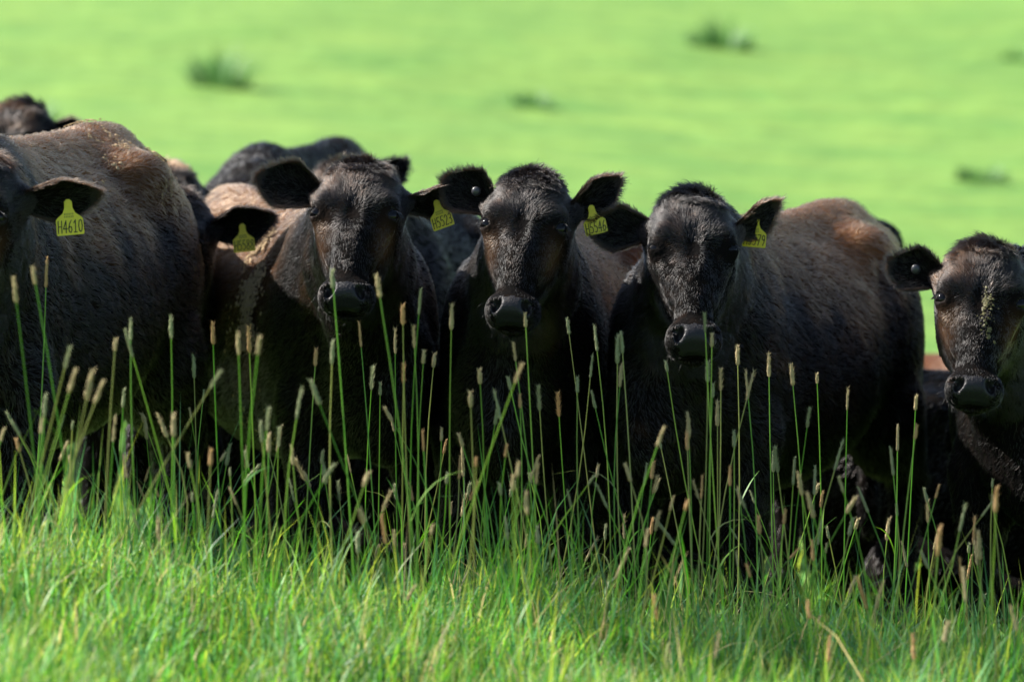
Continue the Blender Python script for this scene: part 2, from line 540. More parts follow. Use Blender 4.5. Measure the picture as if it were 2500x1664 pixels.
def surface_nets(f, ax):
    xs, ys, zs = ax
    n = (len(xs), len(ys), len(zs))
    c = [a[::4] for a in ax]
    G = np.stack(np.meshgrid(*c, indexing='ij'), -1)
    dc = f(G.reshape(-1, 3).astype(np.float32)).reshape(G.shape[:3])
    # a block is active if any corner lies within reach of the surface
    nb = tuple(k - 1 for k in dc.shape)
    sx, sy, sz = [np.diff(a) for a in c]
    reach = 0.75 * np.sqrt(sx[:, None, None] ** 2 + sy[None, :, None] ** 2 + sz[None, None, :] ** 2) + 0.01
    mn = np.full(nb, 1e9); sg = np.zeros(nb); 
    for i in (0, 1):
        for j in (0, 1):
            for k in (0, 1):
                v = dc[i:i + nb[0], j:j + nb[1], k:k + nb[2]]
                mn = np.minimum(mn, np.abs(v))
    act = mn < reach
    D = np.repeat(np.repeat(np.repeat(np.where(dc < 0, -1.0, 1.0), 4, 0), 4, 1), 4, 2)[:n[0], :n[1], :n[2]].copy()
    # nearest coarse sign is only used away from the surface
    B = np.argwhere(act)
    need = np.zeros(n, bool)
    for i in range(5):
        for j in range(5):
            for k in range(5):
                need[B[:, 0] * 4 + i, B[:, 1] * 4 + j, B[:, 2] * 4 + k] = True
    idx = np.argwhere(need)
    P = np.stack([xs[idx[:, 0]], ys[idx[:, 1]], zs[idx[:, 2]]], 1)
    D[need] = f(P.astype(np.float32))
    S = D < 0
    cs = np.zeros(tuple(k - 1 for k in n), np.int8)
    for i in (0, 1):
        for j in (0, 1):
            for k in (0, 1):
                cs += S[i:n[0] - 1 + i, j:n[1] - 1 + j, k:n[2] - 1 + k]
    cell = np.argwhere((cs > 0) & (cs < 8))
    vid = np.full(cs.shape, -1, np.int64); vid[tuple(cell.T)] = np.arange(len(cell))
    acc = np.zeros((len(cell), 3)); cnt = np.zeros(len(cell))
    corners = [(i, j, k) for i in (0, 1) for j in (0, 1) for k in (0, 1)]
    A3 = [xs, ys, zs]
    for a in corners:
        for b in corners:
            if sum(b) - sum(a) == 1 and all(bb >= aa for aa, bb in zip(a, b)):
                ia = cell + a; ib = cell + b
                da = D[tuple(ia.T)]; db = D[tuple(ib.T)]
                m = (da < 0) != (db < 0)
                t = da[m] / (da[m] - db[m])
                pa = np.stack([A3[k][ia[m, k]] for k in range(3)], 1); pb = np.stack([A3[k][ib[m, k]] for k in range(3)], 1)
                acc[m] += pa + (pb - pa) * t[:, None]; cnt[m] += 1
    V = acc / cnt[:, None]
    Q = []
    for axn in range(3):
        u, v = (axn + 1) % 3, (axn + 2) % 3
        sl0 = [slice(None)] * 3; sl1 = [slice(None)] * 3
        sl0[axn] = slice(0, -1); sl1[axn] = slice(1, None)
        ch = S[tuple(sl0)] != S[tuple(sl1)]
        e = np.argwhere(ch)
        ok = (e[:, u] > 0) & (e[:, v] > 0) & (e[:, u] < n[u] - 1) & (e[:, v] < n[v] - 1)
        e = e[ok]
        inside0 = S[tuple(e.T)]
        du = np.zeros(3, int); du[u] = 1; dv = np.zeros(3, int); dv[v] = 1
        q = np.stack([vid[tuple((e - du - dv).T)], vid[tuple((e - dv).T)], vid[tuple(e.T)], vid[tuple((e - du).T)]], 1)
        q[~inside0] = q[~inside0][:, ::-1]
        Q.append(q)
    Q = np.concatenate(Q)
    Q = Q[(Q >= 0).all(1)]
    return V, Q


# ------------------------------------------------------------------ ears
def ear_mesh(length, width, cup, curl):
    """leaf-shaped cupped ear along +x, hollow side to -y; returns V, quads, u, side(+1 outer/-1 inner), v"""
    nu, nv = 22, 13
    u = np.linspace(0, 1, nu); v = np.linspace(-1, 1, nv)
    U, Vv = np.meshgrid(u, v, indexing='ij')
    w = (0.36 * (1 - U) + 1.04 * np.minimum(1, U * 1.9) ** 0.9)
    w = np.where(U > 0.45, w * np.clip(1 - (np.maximum(U - 0.45, 0) / 0.55) ** 1.9, 0.0, 1) ** 0.72, w)
    w = np.maximum(w, 0.02) * width / 2
    lower = np.where(Vv < 0, 1.0, 0.92)
    ang = cup * (1.75 - 1.05 * U) * Vv            # rolled more near the root
    rad = w / np.maximum(np.sin(np.minimum(np.abs(cup * (1.75 - 1.05 * U)), 1.5)), 0.25)
    X = U * length
    Z = rad * np.sin(ang) * lower
    Y = rad * (np.cos(ang) - 1) + curl * U ** 2 * 0.06
    Y = np.abs(rad) * (np.cos(ang)) - np.abs(rad) + curl * U ** 2 * 0.06
    Z = Z - 0.02 * U ** 2
    outer = np.stack([X, Y, Z], -1)
    th = 0.007 * (1 - 0.85 * np.abs(Vv) ** 2) * (1 - 0.6 * U)
    du = np.gradient(outer, axis=0); dv = np.gradient(outer, axis=1)
    N = np.cross(dv, du); N /= np.linalg.norm(N, axis=-1)[..., None] + 1e-9
    N *= np.sign(N[..., 1:2] + 1e-6)              # towards +y = outside
    inner = outer - N * th[..., None]
    V = np.concatenate([outer.reshape(-1, 3), inner.reshape(-1, 3)])
    NN = np.concatenate([N.reshape(-1, 3), -N.reshape(-1, 3)])
    i = (np.arange(nu - 1)[:, None] * nv + np.arange(nv - 1)[None]).ravel()
    o = nu * nv
    q1 = np.stack([i, i + 1, i + nv + 1, i + nv], 1)
    q2 = q1[:, ::-1] + o
    rim = [k * nv for k in range(nu)] + [(nu - 1) * nv + k for k in range(1, nv)] + [k * nv + nv - 1 for k in range(nu - 2, -1, -1)]
    rim = np.array(rim)
    q3 = np.stack([rim[:-1], rim[1:], rim[1:] + o, rim[:-1] + o], 1)
    uu = np.concatenate([U.ravel(), U.ravel()]); vv = np.concatenate([Vv.ravel(), Vv.ravel()])
    sd = np.concatenate([np.ones(o), -np.ones(o)])
    return V, np.concatenate([q1, q2, q3]), NN, uu, vv, sd


# ------------------------------------------------------------------ hair
def sample(V, Q, weight, n):
    T = np.concatenate([Q[:, [0, 1, 2]], Q[:, [0, 2, 3]]])
    a, b, c = V[T[:, 0]], V[T[:, 1]], V[T[:, 2]]
    ar = np.linalg.norm(np.cross(b - a, c - a), axis=1) * weight[T].mean(1)
    p = ar / ar.sum()
    t = rng.choice(len(T), n, p=p)
    r1 = np.sqrt(rng.random(n)); r2 = rng.random(n)
    w = np.stack([1 - r1, r1 * (1 - r2), r1 * r2], 1)
    return T[t], w


def bary(A, T, w):
    return (A[T] * (w[..., None] if A.ndim == 2 else w)).sum(1)


def hair_obj(name, parent, roots, normals, dirs, length, lift, color, rad, seed, wave=0.25, npt=4):
    n = len(roots)
    t = np.linspace(0, 1, npt)
    d = dirs - normals * (dirs * normals).sum(1)[:, None]
    d /= np.linalg.norm(d, axis=1)[:, None] + 1e-9
    side = np.cross(normals, d)
    # clumps: neighbouring hairs swing together
    k1 = noise(roots, 26, seed) * wave * 1.3 + noise(roots, 80, seed + 5) * wave * 0.9 + rng.normal(0, wave * 0.28, n)
    d = d + side * k1[:, None]
    d /= np.linalg.norm(d, axis=1)[:, None] + 1e-9
    l = lift * (1 + 0.6 * noise(roots, 55, seed + 9)) + rng.normal(0, 0.05, n)
    l = np.clip(l, 0.03, 1.5)
    ca, sa = np.cos(l), np.sin(l)
    bend = rng.normal(0, 0.14, n)
    pts = np.zeros((n, npt, 3))
    for i, tt in enumerate(t):
        pts[:, i] = roots - normals * 0.001 + (length * tt)[:, None] * (d * ca[:, None] + normals * (sa * (1 - 0.45 * tt))[:, None] + side * (bend * tt)[:, None])
    hc = bpy.data.hair_curves.new(name)
    hc.add_curves([npt] * n)
    hc.attributes['position'].data.foreach_set('vector', pts.astype(np.float32).ravel())
    ra = hc.attributes.get('radius') or hc.attributes.new('radius', 'FLOAT', 'POINT')
    rr = (rad[:, None] * np.array([1.0, 0.9, 0.65, 0.15])[None, :npt]) if npt == 4 else rad[:, None] * np.linspace(1, 0.2, npt)[None]
    ra.data.foreach_set('value', rr.astype(np.float32).ravel())
    ca_ = hc.attributes.new('coat_color', 'FLOAT_COLOR', 'CURVE')
    cc = np.ones((n, 4), np.float32); cc[:, :3] = color
    ca_.data.foreach_set('color', cc.ravel())
    hc.materials.append(M['fur'])
    return link(name, hc, parent)


# ------------------------------------------------------------------ ear tag
STROKES = {
    'H': [[(0, 0), (0, 1)], [(0.6, 0), (0.6, 1)], [(0, .52), (.6, .52)]],
    '0': [[(.3, 0), (.08, .12), (0, .5), (.08, .88), (.3, 1), (.52, .88), (.6, .5), (.52, .12), (.3, 0)]],
    '1': [[(.05, .78), (.32, 1), (.32, 0)], [(.08, 0), (.56, 0)]],
    '2': [[(0, .78), (.12, .96), (.35, 1), (.56, .86), (.55, .64), (0, 0), (.62, 0)]],
    '3': [[(.02, .92), (.3, 1), (.56, .84), (.5, .62), (.2, .54), (.52, .46), (.6, .22), (.34, 0), (0, .08)]],
    '4': [[(.46, 0), (.46, 1), (0, .32), (.66, .32)]],
    '5': [[(.56, 1), (.1, 1), (.05, .58), (.34, .62), (.58, .42), (.54, .14), (.3, 0), (0, .06)]],
    '6': [[(.5, 1), (.18, .72), (.02, .34), (.14, .05), (.4, 0), (.58, .2), (.5, .44), (.28, .5), (.06, .34)]],
    '7': [[(0, 1), (.6, 1), (.22, 0)]],
    '8': [[(.3, .54), (.06, .7), (.1, .93), (.3, 1), (.5, .93), (.54, .7), (.3, .54), (.02, .32), (.08, .06), (.3, 0), (.52, .06), (.58, .32), (.3, .54)]],
    '9': [[(.56, .66), (.34, .5), (.08, .6), (.06, .86), (.28, 1), (.52, .9), (.56, .66), (.5, .3), (.3, 0)]],
}


def slab(poly, y0, y1):
    n = len(poly)
    V = [(x, y0, z) for x, z in poly] + [(x, y1, z) for x, z in poly]
    F = [list(range(n)), list(range(2 * n - 1, n - 1, -1))] + [[(i + 1) % n, i, n + i, n + (i + 1) % n] for i in range(n)]
    return V, F


def ear_tag(parent, loc, rot, number, mirror=1):
    W, Hh = 0.070, 0.086
    pts = [(-.010, .004), (-.004, .010), (.004, .010), (.010, .004), (.0105, -.012), (.016, -.025), (.030, -.036), (.0345, -.041), (.035, -.078), (.0325, -.081), (-.0325, -.081), (-.035, -.078), (-.0345, -.041), (-.030, -.036), (-.016, -.025), (-.0105, -.012)]
    V, F = slab(pts[::-1], -0.001, 0.001)
    n0 = len(V)
    c = [(0.0075 * math.cos(a), 0.0 + 0.0075 * math.sin(a)) for a in [k * math.pi / 7 for k in range(14)]]
    V2, F2 = slab(c[::-1], -0.006, -0.0012)
    V += V2; F += [[i + n0 for i in f] for f in F2]
    me = bpy.data.meshes.new('ear_tag'); me.from_pydata(V, [], F); me.materials.append(M['tag']); me.update()
    t = link('ear_tag', me, parent, loc, rot, 0.93)
    t['label'] = 'yellow plastic ear tag reading ' + number
    # hand-written number
    V, F = [], []
    hgt, wid, gap, sl = 0.0305, 0.0150, 0.0130, 0.05
    x = -0.0305
    for ch in number:
        for st in STROKES[ch]:
            for (ax, az), (bx, bz) in zip(st[:-1], st[1:]):
                A = np.array([x + ax * wid * 0.98 - 0.0, -0.0745 + az * hgt]); B = np.array([x + bx * wid * 0.98, -0.0745 + bz * hgt])
                A[0] += sl * az * 0.03; B[0] += sl * bz * 0.03
                d = B - A; L = np.linalg.norm(d); d /= L; nn = np.array([-d[1], d[0]]) * 0.00115
                A2 = A - d * 0.0009; B2 = B + d * 0.0009
                po = [A2 - nn, B2 - nn, B2 + nn, A2 + nn]
                v, f = slab([tuple(p) for p in po][::-1], -0.00165 - 0.00002 * (len(F) % 7), -0.00105)
                o = len(V); V += v; F += [[i + o for i in ff] for ff in f]
        x += gap
    me = bpy.data.meshes.new('tag_number'); me.from_pydata(V, [], F); me.materials.append(M['ink']); me.update()
    link('tag_number', me, t)
    V, F = [], []
    for row, zz in enumerate((-0.030, -0.0365)):
        for k in range(6):
            xx = -0.0125 + k * 0.0042
            v, f = slab([(xx, zz), (xx, zz + 0.0045), (xx + 0.0022, zz + 0.0045), (xx + 0.0022, zz)], -0.0015, -0.00105)
            o = len(V); V += v; F += [[i + o for i in ff] for ff in f]
    me = bpy.data.meshes.new('tag_small_print'); me.from_pydata(V, [], F); me.materials.append(M['print']); me.update()
    link('tag_small_print', me, t)
    return t


def uv_ball(name, r, nu=20, nv=12, m=None, sq=(1, 1, 1)):
    V = []; Q = []
    for j in range(nv + 1):
        th = math.pi * j / nv
        for i in range(nu):
            ph = 2 * math.pi * i / nu
            V.append((r * sq[0] * math.sin(th) * math.cos(ph), r * sq[1] * math.sin(th) * math.sin(ph), r * sq[2] * math.cos(th)))
    for j in range(nv):
        for i in range(nu):
            Q.append((j * nu + i, (j + 1) * nu + i, (j + 1) * nu + (i + 1) % nu, j * nu + (i + 1) % nu))
    return np_mesh(name, np.array(V), quads=np.array(Q), mats=[m])


EYE_ME = uv_ball('eye', EYE_R, m=M['eye'])
BUTTON_ME = uv_ball('ear_button', 0.0135, m=M['button'], sq=(1, 0.55, 1))


def rotz(a):
    return np.array([[math.cos(a), -math.sin(a), 0], [math.sin(a), math.cos(a), 0], [0, 0, 1]])


# ------------------------------------------------------------------ a cow
def cow(label, head, Y, hyaw=0, hpitch=32, hroll=0, shoulder=(0, 0.6), byaw=0, scale=1.0, hx=1.0, hz=1.05,
        ears=None, tagno=None, tag_side=1, tag_uv=(0.6, 0.0), tag_rot=(0, 0, 0), tag_back=False, button=None,
        brown=0.5, brown_z=1.05, tan=(0.090, 0.044, 0.020), dark=(0.0046, 0.0039, 0.0038), cheek=0.6, forehead=0.2,
        closed=False, hero=True, n_head=52000, n_body=76000, seed=1, lying=False, sink=0.0, Yhead=None, curly=0.0):
    Ho = at(head[0], head[1], Y)
    sx = at(shoulder[0], 900, shoulder[1])[0]; sy = shoulder[1]
    root = np.array([sx, sy, float(gz(sx, sy)) - 0.02 - sink])
    Bz = rotz(R(byaw))
    Ol = Bz.T @ (Ho - root) / scale
    Eh = np.array((Matrix.Rotation(R(hyaw - byaw), 3, 'Z') @ Matrix.Rotation(-R(hpitch), 3, 'X') @ Matrix.Rotation(R(hroll), 3, 'Y')))
    hm = np.eye(4); hm[:3, :3] = Eh; hm[:3, 3] = Ol

    ZV = np.array([hx, 1.0, hz])
    f = make_sdf(hm, closed, lying, ZV)
    corners = np.array([[sx_, sy_, sz_] for sx_ in (-0.15, 0.15) for sy_ in (-0.03, 0.23) for sz_ in (-0.31, 0.235)])
    hb = (corners * ZV) @ Eh.T + Ol
    lo, hi = hb.min(0), hb.max(0)
    fine, coarse = (0.0062, 0.017) if hero else (0.012, 0.026)
    axs = [nonuni(min(-0.46, lo[0] - .06), max(0.46, hi[0] + .06), lo[0], hi[0], fine, coarse),
           nonuni(min(-0.62, lo[1] - .06), 1.66, lo[1], hi[1], fine, coarse),
           nonuni(-0.05, max(1.40, hi[2] + .06), lo[2], hi[2], fine, coarse)]
    V, Q = surface_nets(f, axs)
    g = grad(f, V)
    for _ in range(2):
        V = V - g * np.clip(f(V), -0.006, 0.006)[:, None] * 0.8
    N = grad(f, V)
    # colour fields -------------------------------------------------
    hl = (V - Ol) @ Eh / ZV                         # head coordinates of every vertex
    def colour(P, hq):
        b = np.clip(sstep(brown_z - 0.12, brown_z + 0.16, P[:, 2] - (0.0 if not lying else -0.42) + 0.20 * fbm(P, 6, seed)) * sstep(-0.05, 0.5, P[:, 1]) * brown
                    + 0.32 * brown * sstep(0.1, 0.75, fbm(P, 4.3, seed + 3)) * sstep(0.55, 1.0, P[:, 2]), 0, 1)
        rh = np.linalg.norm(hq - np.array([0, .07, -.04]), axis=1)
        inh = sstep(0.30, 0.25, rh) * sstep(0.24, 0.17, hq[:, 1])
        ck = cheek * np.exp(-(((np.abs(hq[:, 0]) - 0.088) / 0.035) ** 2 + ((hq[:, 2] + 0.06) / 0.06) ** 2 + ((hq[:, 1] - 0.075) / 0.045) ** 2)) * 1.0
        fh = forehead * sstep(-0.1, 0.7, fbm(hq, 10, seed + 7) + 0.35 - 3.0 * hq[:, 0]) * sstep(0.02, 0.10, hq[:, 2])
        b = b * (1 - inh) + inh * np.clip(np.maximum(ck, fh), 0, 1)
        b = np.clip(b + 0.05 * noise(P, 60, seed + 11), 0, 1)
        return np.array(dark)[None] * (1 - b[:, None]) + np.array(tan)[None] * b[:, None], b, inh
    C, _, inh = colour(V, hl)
    lid = np.zeros(len(V), bool)
    for s in (-1, 1):
        lid |= (np.linalg.norm(hl - EYE * np.array([s, 1, 1]), axis=1) < 0.0265)
    if not closed: C[lid] = np.array([0.022, 0.018, 0.017])
    # bare nose skin
    axh = np.abs(hl[:, 0])
    pad = ((hl[:, 2] < -0.232 - 2.2 * np.maximum(0, axh - 0.030) ** 1.5 * 3 + 0.006 * noise(hl, 110, 3)) & (hl[:, 1] < 0.062) & (axh < 0.045))
    wing = np.sqrt(((axh - 0.042) / 0.019) ** 2 + ((hl[:, 2] + 0.258) / 0.026) ** 2) < 1
    lip_v = (hl[:, 2] < -0.245) & (hl[:, 1] < 0.070) & (axh < 0.036)
    nose_v = pad | (wing & (hl[:, 1] < 0.055)) | lip_v
    eye_hole = np.zeros(len(V), bool)
    for s in (-1, 1):
        eye_hole |= np.linalg.norm(hl - EYE * np.array([s, 1, 1]), axis=1) < 0.0250
    midx = np.where(nose_v[Q].sum(1) >= 3, 1, 0)
    hoof = (V[:, 2] < 0.075) & (not lying)
    midx = np.where(hoof[Q].sum(1) >= 3, 2, midx)
    # ears ------------------------------------------------------------
    ears = ears or {}
    EV, EQ, EN, EU, EVv, ES = [], [], [], [], [], []
    earM = {}
    off = len(V)
    for s in (-1, 1):
        p = dict(up=10, back=12, twist=0, length=0.205, width=0.125, cup=0.55, curl=0.3)
        p.update(ears.get(s, {}))
        ev, eq, en, eu, evv, es = ear_mesh(p['length'], p['width'], p['cup'], p['curl'])
        if s < 0:
            ev = ev * np.array([-1, 1, 1]); en = en * np.array([-1, 1, 1]); eq = eq[:, ::-1]
        # ears are posed in the cow's own upright frame so that "up" means up
        rz = -R(p['back']) * -s
        Rm = np.array(Matrix.Rotation(R(hyaw - byaw) + R(p['back']) * s, 3, 'Z') @ Matrix.Rotation(-R(p['up']) * s, 3, 'Y') @ Matrix.Rotation(R(p['twist']), 3, 'X'))
        basep = Eh @ (np.array([s * 0.104, 0.128, 0.112]) * ZV) + Ol
        EV.append(ev @ Rm.T + basep); EN.append(en @ Rm.T); EQ.append(eq + off); off += len(ev)
        EU.append(eu); EVv.append(evv); ES.append(es)
        earM[s] = (Rm, basep, p)
    EV = np.concatenate(EV); EN = np.concatenate(EN); EU = np.concatenate(EU); EVv = np.concatenate(EVv); ES = np.concatenate(ES)
    EQa = np.concatenate(EQ)
    EC = np.tile(np.array(dark), (len(EV), 1)) * 0.7
    AV = np.concatenate([V, EV]); AQ = np.concatenate([Q, EQa]); AC = np.concatenate([C, EC])
    am = np.concatenate([midx, np.zeros(len(EQa), int)])
    me = np_mesh('cow', AV, quads=AQ, mats=[M['skin'], M['nose'], M['hoof']], vcol=AC, attr='coat_color', mat_idx=am)
    o = link('cow', me, None, tuple(root), (0, 0, R(byaw)), scale)
    tag(o, label, 'cow', 'herd of dark cattle')
    # eyes
    for s in (-1, 1):
        p = Eh @ (EYE * np.array([s, 1, 1]) * ZV) + Ol
        link('eye', EYE_ME, o, tuple(p))
    # coat -------------------------------------------------------------
    camd = CAM - (Bz @ (V * scale).T).T - root
    camd /= np.linalg.norm(camd, axis=1)[:, None]
    Nw = (Bz @ N.T).T
    face = (Nw * camd).sum(1)
    wgt = np.where(face > -0.25, 1.0, 0.06)
    deep = nose_v & (hl[:, 2] < -0.241) & (axh < 0.040)
    wgt[nose_v] *= 0.45
    wgt[deep | eye_hole | hoof] = 0
    wgt[V[:, 2] < 0.45] *= 0.35
    onhead = (np.linalg.norm(hl - np.array([0, .07, -.04]), axis=1) < 0.30)

    def coat(mask, n, name, body_hair):
        w = wgt * mask
        T, bw = sample(V, Q, w, n)
        r = bary(V, T, bw); nn = bary(N, T, bw); nn /= np.linalg.norm(nn, axis=1)[:, None]
        hq = (r - Ol) @ Eh / ZV
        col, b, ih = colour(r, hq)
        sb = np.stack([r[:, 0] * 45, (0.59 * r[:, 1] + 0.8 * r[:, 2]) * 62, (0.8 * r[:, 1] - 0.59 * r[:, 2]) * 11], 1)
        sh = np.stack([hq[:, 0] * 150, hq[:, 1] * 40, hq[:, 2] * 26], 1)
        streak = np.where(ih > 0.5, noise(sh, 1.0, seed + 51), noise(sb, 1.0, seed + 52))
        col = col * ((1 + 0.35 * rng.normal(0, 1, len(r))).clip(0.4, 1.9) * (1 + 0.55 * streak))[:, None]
        # flow on the face: out of a whorl between the eyes
        fx = hq[:, 0]; fz = hq[:, 2] + 0.012
        rr = np.sqrt(fx ** 2 + fz ** 2) + 1e-4
        df = np.stack([fx / rr * 1.0, np.full(len(r), 0.25), fz / rr], 1)
        low = sstep(-0.02, -0.10, hq[:, 2])
        df[:, 0] *= 1 - 0.6 * low; df[:, 2] -= low * 0.6
        top = sstep(0.06, 0.18, hq[:, 2] + 0.02 * noise(hq, 25, seed + 19)) * sstep(0.12, 0.06, np.abs(hq[:, 0])) * sstep(0.20, 0.12, hq[:, 1])
        swirl = noise(hq, 9, seed + 21)
        dt = np.stack([0.9 * swirl + 3.0 * hq[:, 0], np.full(len(r), -0.30), -0.35 + 0.5 * noise(hq, 14, seed + 23)], 1)
        df = df * (1 - top[:, None]) + dt * top[:, None]
        df = df @ Eh.T
        db = np.stack([0.25 * np.sign(r[:, 0]) * 0 + 0.35 * noise(r, 6, seed + 31), np.full(len(r), 0.75), -0.55 - 0.5 * sstep(0.7, 0.45, r[:, 2])], 1)
        hf = sstep(0.20, 0.12, hq[:, 1]) * sstep(0.32, 0.27, np.linalg.norm(hq - np.array([0, .07, -.04]), axis=1))
        d = df * hf[:, None] + db * (1 - hf[:, None])
        fore = sstep(-0.02, 0.07, hq[:, 2])
        lh = 0.0125 + 0.013 * fore + 0.028 * top * rng.random(len(r)) ** 1.3
        eyed = np.minimum(np.linalg.norm(hq - EYE, axis=1), np.linalg.norm(hq - EYE * np.array([-1, 1, 1]), axis=1))
        lh = lh * (0.35 + 0.65 * sstep(0.028, 0.055, eyed)) * np.where(hq[:, 2] < -0.21, 0.75, 1)
        lb = (0.027 + 0.009 * noise(r, 4, seed + 41)) * (0.75 + 0.5 * rng.random(len(r)))
        L = lh * hf + lb * (1 - hf)
        lift = 0.13 + 0.12 * fore * hf + 0.55 * top * hf + 0.10 * (1 - hf) + curly * 0.7 * (1 - hf)
        rad = np.where(hf > 0.5, 0.00055, 0.00072) * (1.0 if hero else 2.0) * (0.7 + 0.6 * rng.random(len(r)))
        hair_obj(name, o, r, nn, d, L * (0.75 + 0.5 * rng.random(len(r))), lift, col, rad, seed, wave=0.28 if not body_hair else 0.36 + 0.3 * curly)

    coat(onhead.astype(float), n_head, 'face_hair', False)
    coat((~onhead).astype(float), n_body, 'body_hair', True)
    # ear hair: short on the back, a fringe along the rim, wisps inside
    rimw = 0.6 + 5.5 * sstep(0.80, 1.0, np.maximum(np.abs(EVv), EU))
    T, bw = sample(EV, EQa - len(V), rimw, 11000 if hero else 2500)
    r = bary(EV, T, bw); nn = bary(EN, T, bw); nn /= np.linalg.norm(nn, axis=1)[:, None] + 1e-9
    uu = bary(EU, T, bw); vv = bary(EVv, T, bw); sd = bary(ES, T, bw)
    sgn = np.where(T[:, 0] < len(EV) // 2, -1.0, 1.0)
    d = np.zeros((len(r), 3))
    for s in (-1, 1):
        k = sgn == s
        Rm = earM[s][0]
        loc_d = np.stack([s * (0.55 + 0.5 * uu[k]), np.full(k.sum(), -0.1), vv[k] * 0.75], 1)
        d[k] = loc_d @ Rm.T
    rim = sstep(0.78, 1.0, np.maximum(np.abs(vv), uu))
    L = (0.008 + 0.016 * rim * rng.random(len(r)) + 0.020 * (sd < 0) * rng.random(len(r)) ** 2)
    col = np.tile(np.array(dark), (len(r), 1)) * (0.6 + 0.8 * rng.random(len(r)))[:, None]
    tint = np.clip(rim * brown * 0.45 * rng.random(len(r)) ** 2, 0, 1)[:, None]
    col = col * (1 - tint) + np.array(tan) * 1.1 * tint
    hair_obj('ear_hair', o, r, nn, d, L, np.full(len(r), 0.22) + 0.25 * rim, col, np.full(len(r), 0.0005 if hero else 0.001), seed + 2, wave=0.3)
    if hero:
        # whiskers, eyelashes
        rr_, nn_, dd_, ll_ = [], [], [], []
        w = np.where((hl[:, 2] < -0.215) & ~nose_v & (np.linalg.norm(hl, axis=1) < 0.36) & (hl[:, 1] > 0.02), 1.0, 0)
        if w.sum() > 0:
            T, bw = sample(V, Q, w, 70)
            r = bary(V, T, bw); nn = bary(N, T, bw)
            hair_obj('whiskers', o, r, nn, np.tile(Eh @ np.array([0, -0.3, -1.0]), (len(r), 1)), 0.02 + 0.035 * rng.random(len(r)),
                     np.full(len(r), 0.9), np.full((len(r), 3), 0.006), np.full(len(r), 0.00025), seed, wave=0.4)
        pts, nrm, dr = [], [], []
        for s in (-1, 1):
            for k in range(60):
                a = rng.random()
                c = EYE * np.array([s, 1, 1]) + np.array([s * (0.010 + 0.012 * a), -0.016 + 0.026 * a, 0.0135 - 0.012 * (a - 0.4) ** 2])
                pts.append(Eh @ (c * ZV) + Ol); nrm.append(Eh @ np.array([s * 0.6, -0.4, 0.6])); dr.append(Eh @ np.array([s * 0.8, -0.6, -0.1]))
        nrm = np.array(nrm); nrm /= np.linalg.norm(nrm, axis=1)[:, None]
        hair_obj('eyelashes', o, np.array(pts), nrm, np.array(dr), 0.016 + 0.012 * rng.random(len(pts)), np.full(len(pts), 0.35),
                 np.full((len(pts), 3), 0.01), np.full(len(pts), 0.0005), seed, wave=0.3)
    if tagno:
        Rm, bp_, p = earM[tag_side]
        k = np.argmin((EU - tag_uv[0]) ** 2 + (EVv - tag_uv[1]) ** 2 + ((ES > 0) != tag_back) * 4 + ((np.arange(len(EV)) >= len(EV) // 2) != (tag_side > 0)) * 9)
        ear_tag(o, tuple(EV[k] + np.array([0, 0.006 if tag_back else -0.010, 0.0])), tuple(R(a) for a in (tag_rot[0], tag_rot[1], tag_rot[2] - byaw)), tagno)
    if button:
        s, u_, v_ = button
        k = np.argmin((EU - u_) ** 2 + (EVv - v_) ** 2 + (ES > 0) * 4 + ((np.arange(len(EV)) >= len(EV) // 2) != (s > 0)) * 9)
        b = link('ear_button', BUTTON_ME, o, tuple(EV[k] + np.array([0, -0.008, 0])))
        b['label'] = 'round dark button tag inside the ear'
    return dict(o=o, V=V, N=N, Q=Q, hl=hl, Eh=Eh, Ol=Ol)


def clods(c, name, weight, n, size, m, label=None, flat=0.30):
    """dried lumps sticking to the coat: one part"""
    T, bw = sample(c['V'], c['Q'], weight, n)
    P = bary(c['V'], T, bw); N = bary(c['N'], T, bw); N /= np.linalg.norm(N, axis=1)[:, None]
    ico = np.array([(0, 0, 1), (.894, 0, .447), (.276, .851, .447), (-.724, .526, .447), (-.724, -.526, .447), (.276, -.851, .447), (.724, .526, -.447), (-.276, .851, -.447), (-.894, 0, -.447), (-.276, -.851, -.447), (.724, -.526, -.447), (0, 0, -1)])
    F = np.array([(0, 1, 2), (0, 2, 3), (0, 3, 4), (0, 4, 5), (0, 5, 1), (1, 6, 2), (2, 7, 3), (3, 8, 4), (4, 9, 5), (5, 10, 1), (6, 7, 2), (7, 8, 3), (8, 9, 4), (9, 10, 5), (10, 6, 1), (11, 7, 6), (11, 8, 7), (11, 9, 8), (11, 10, 9), (11, 6, 10)])
    V, FF = [], []
    for i in range(n):
        s = size * (0.35 + 1.1 * rng.random() ** 2)
        v = ico * (1 + 0.35 * rng.normal(0, 1, (12, 1)).clip(-1, 1)) * s * (0.7 + 0.6 * rng.random(3))
        v = v - np.outer(v @ N[i], N[i]) * (1 - flat)
        V.append(v + P[i] + N[i] * (0.008 + 0.003 * rng.random())); FF.append(F + 12 * i)
    o = link(name, np_mesh(name, np.concatenate(V), tris=np.concatenate(FF), mats=[m], smooth=False), c['o'])
    o['kind'] = 'stuff'
    if label: o['label'] = label
    return o


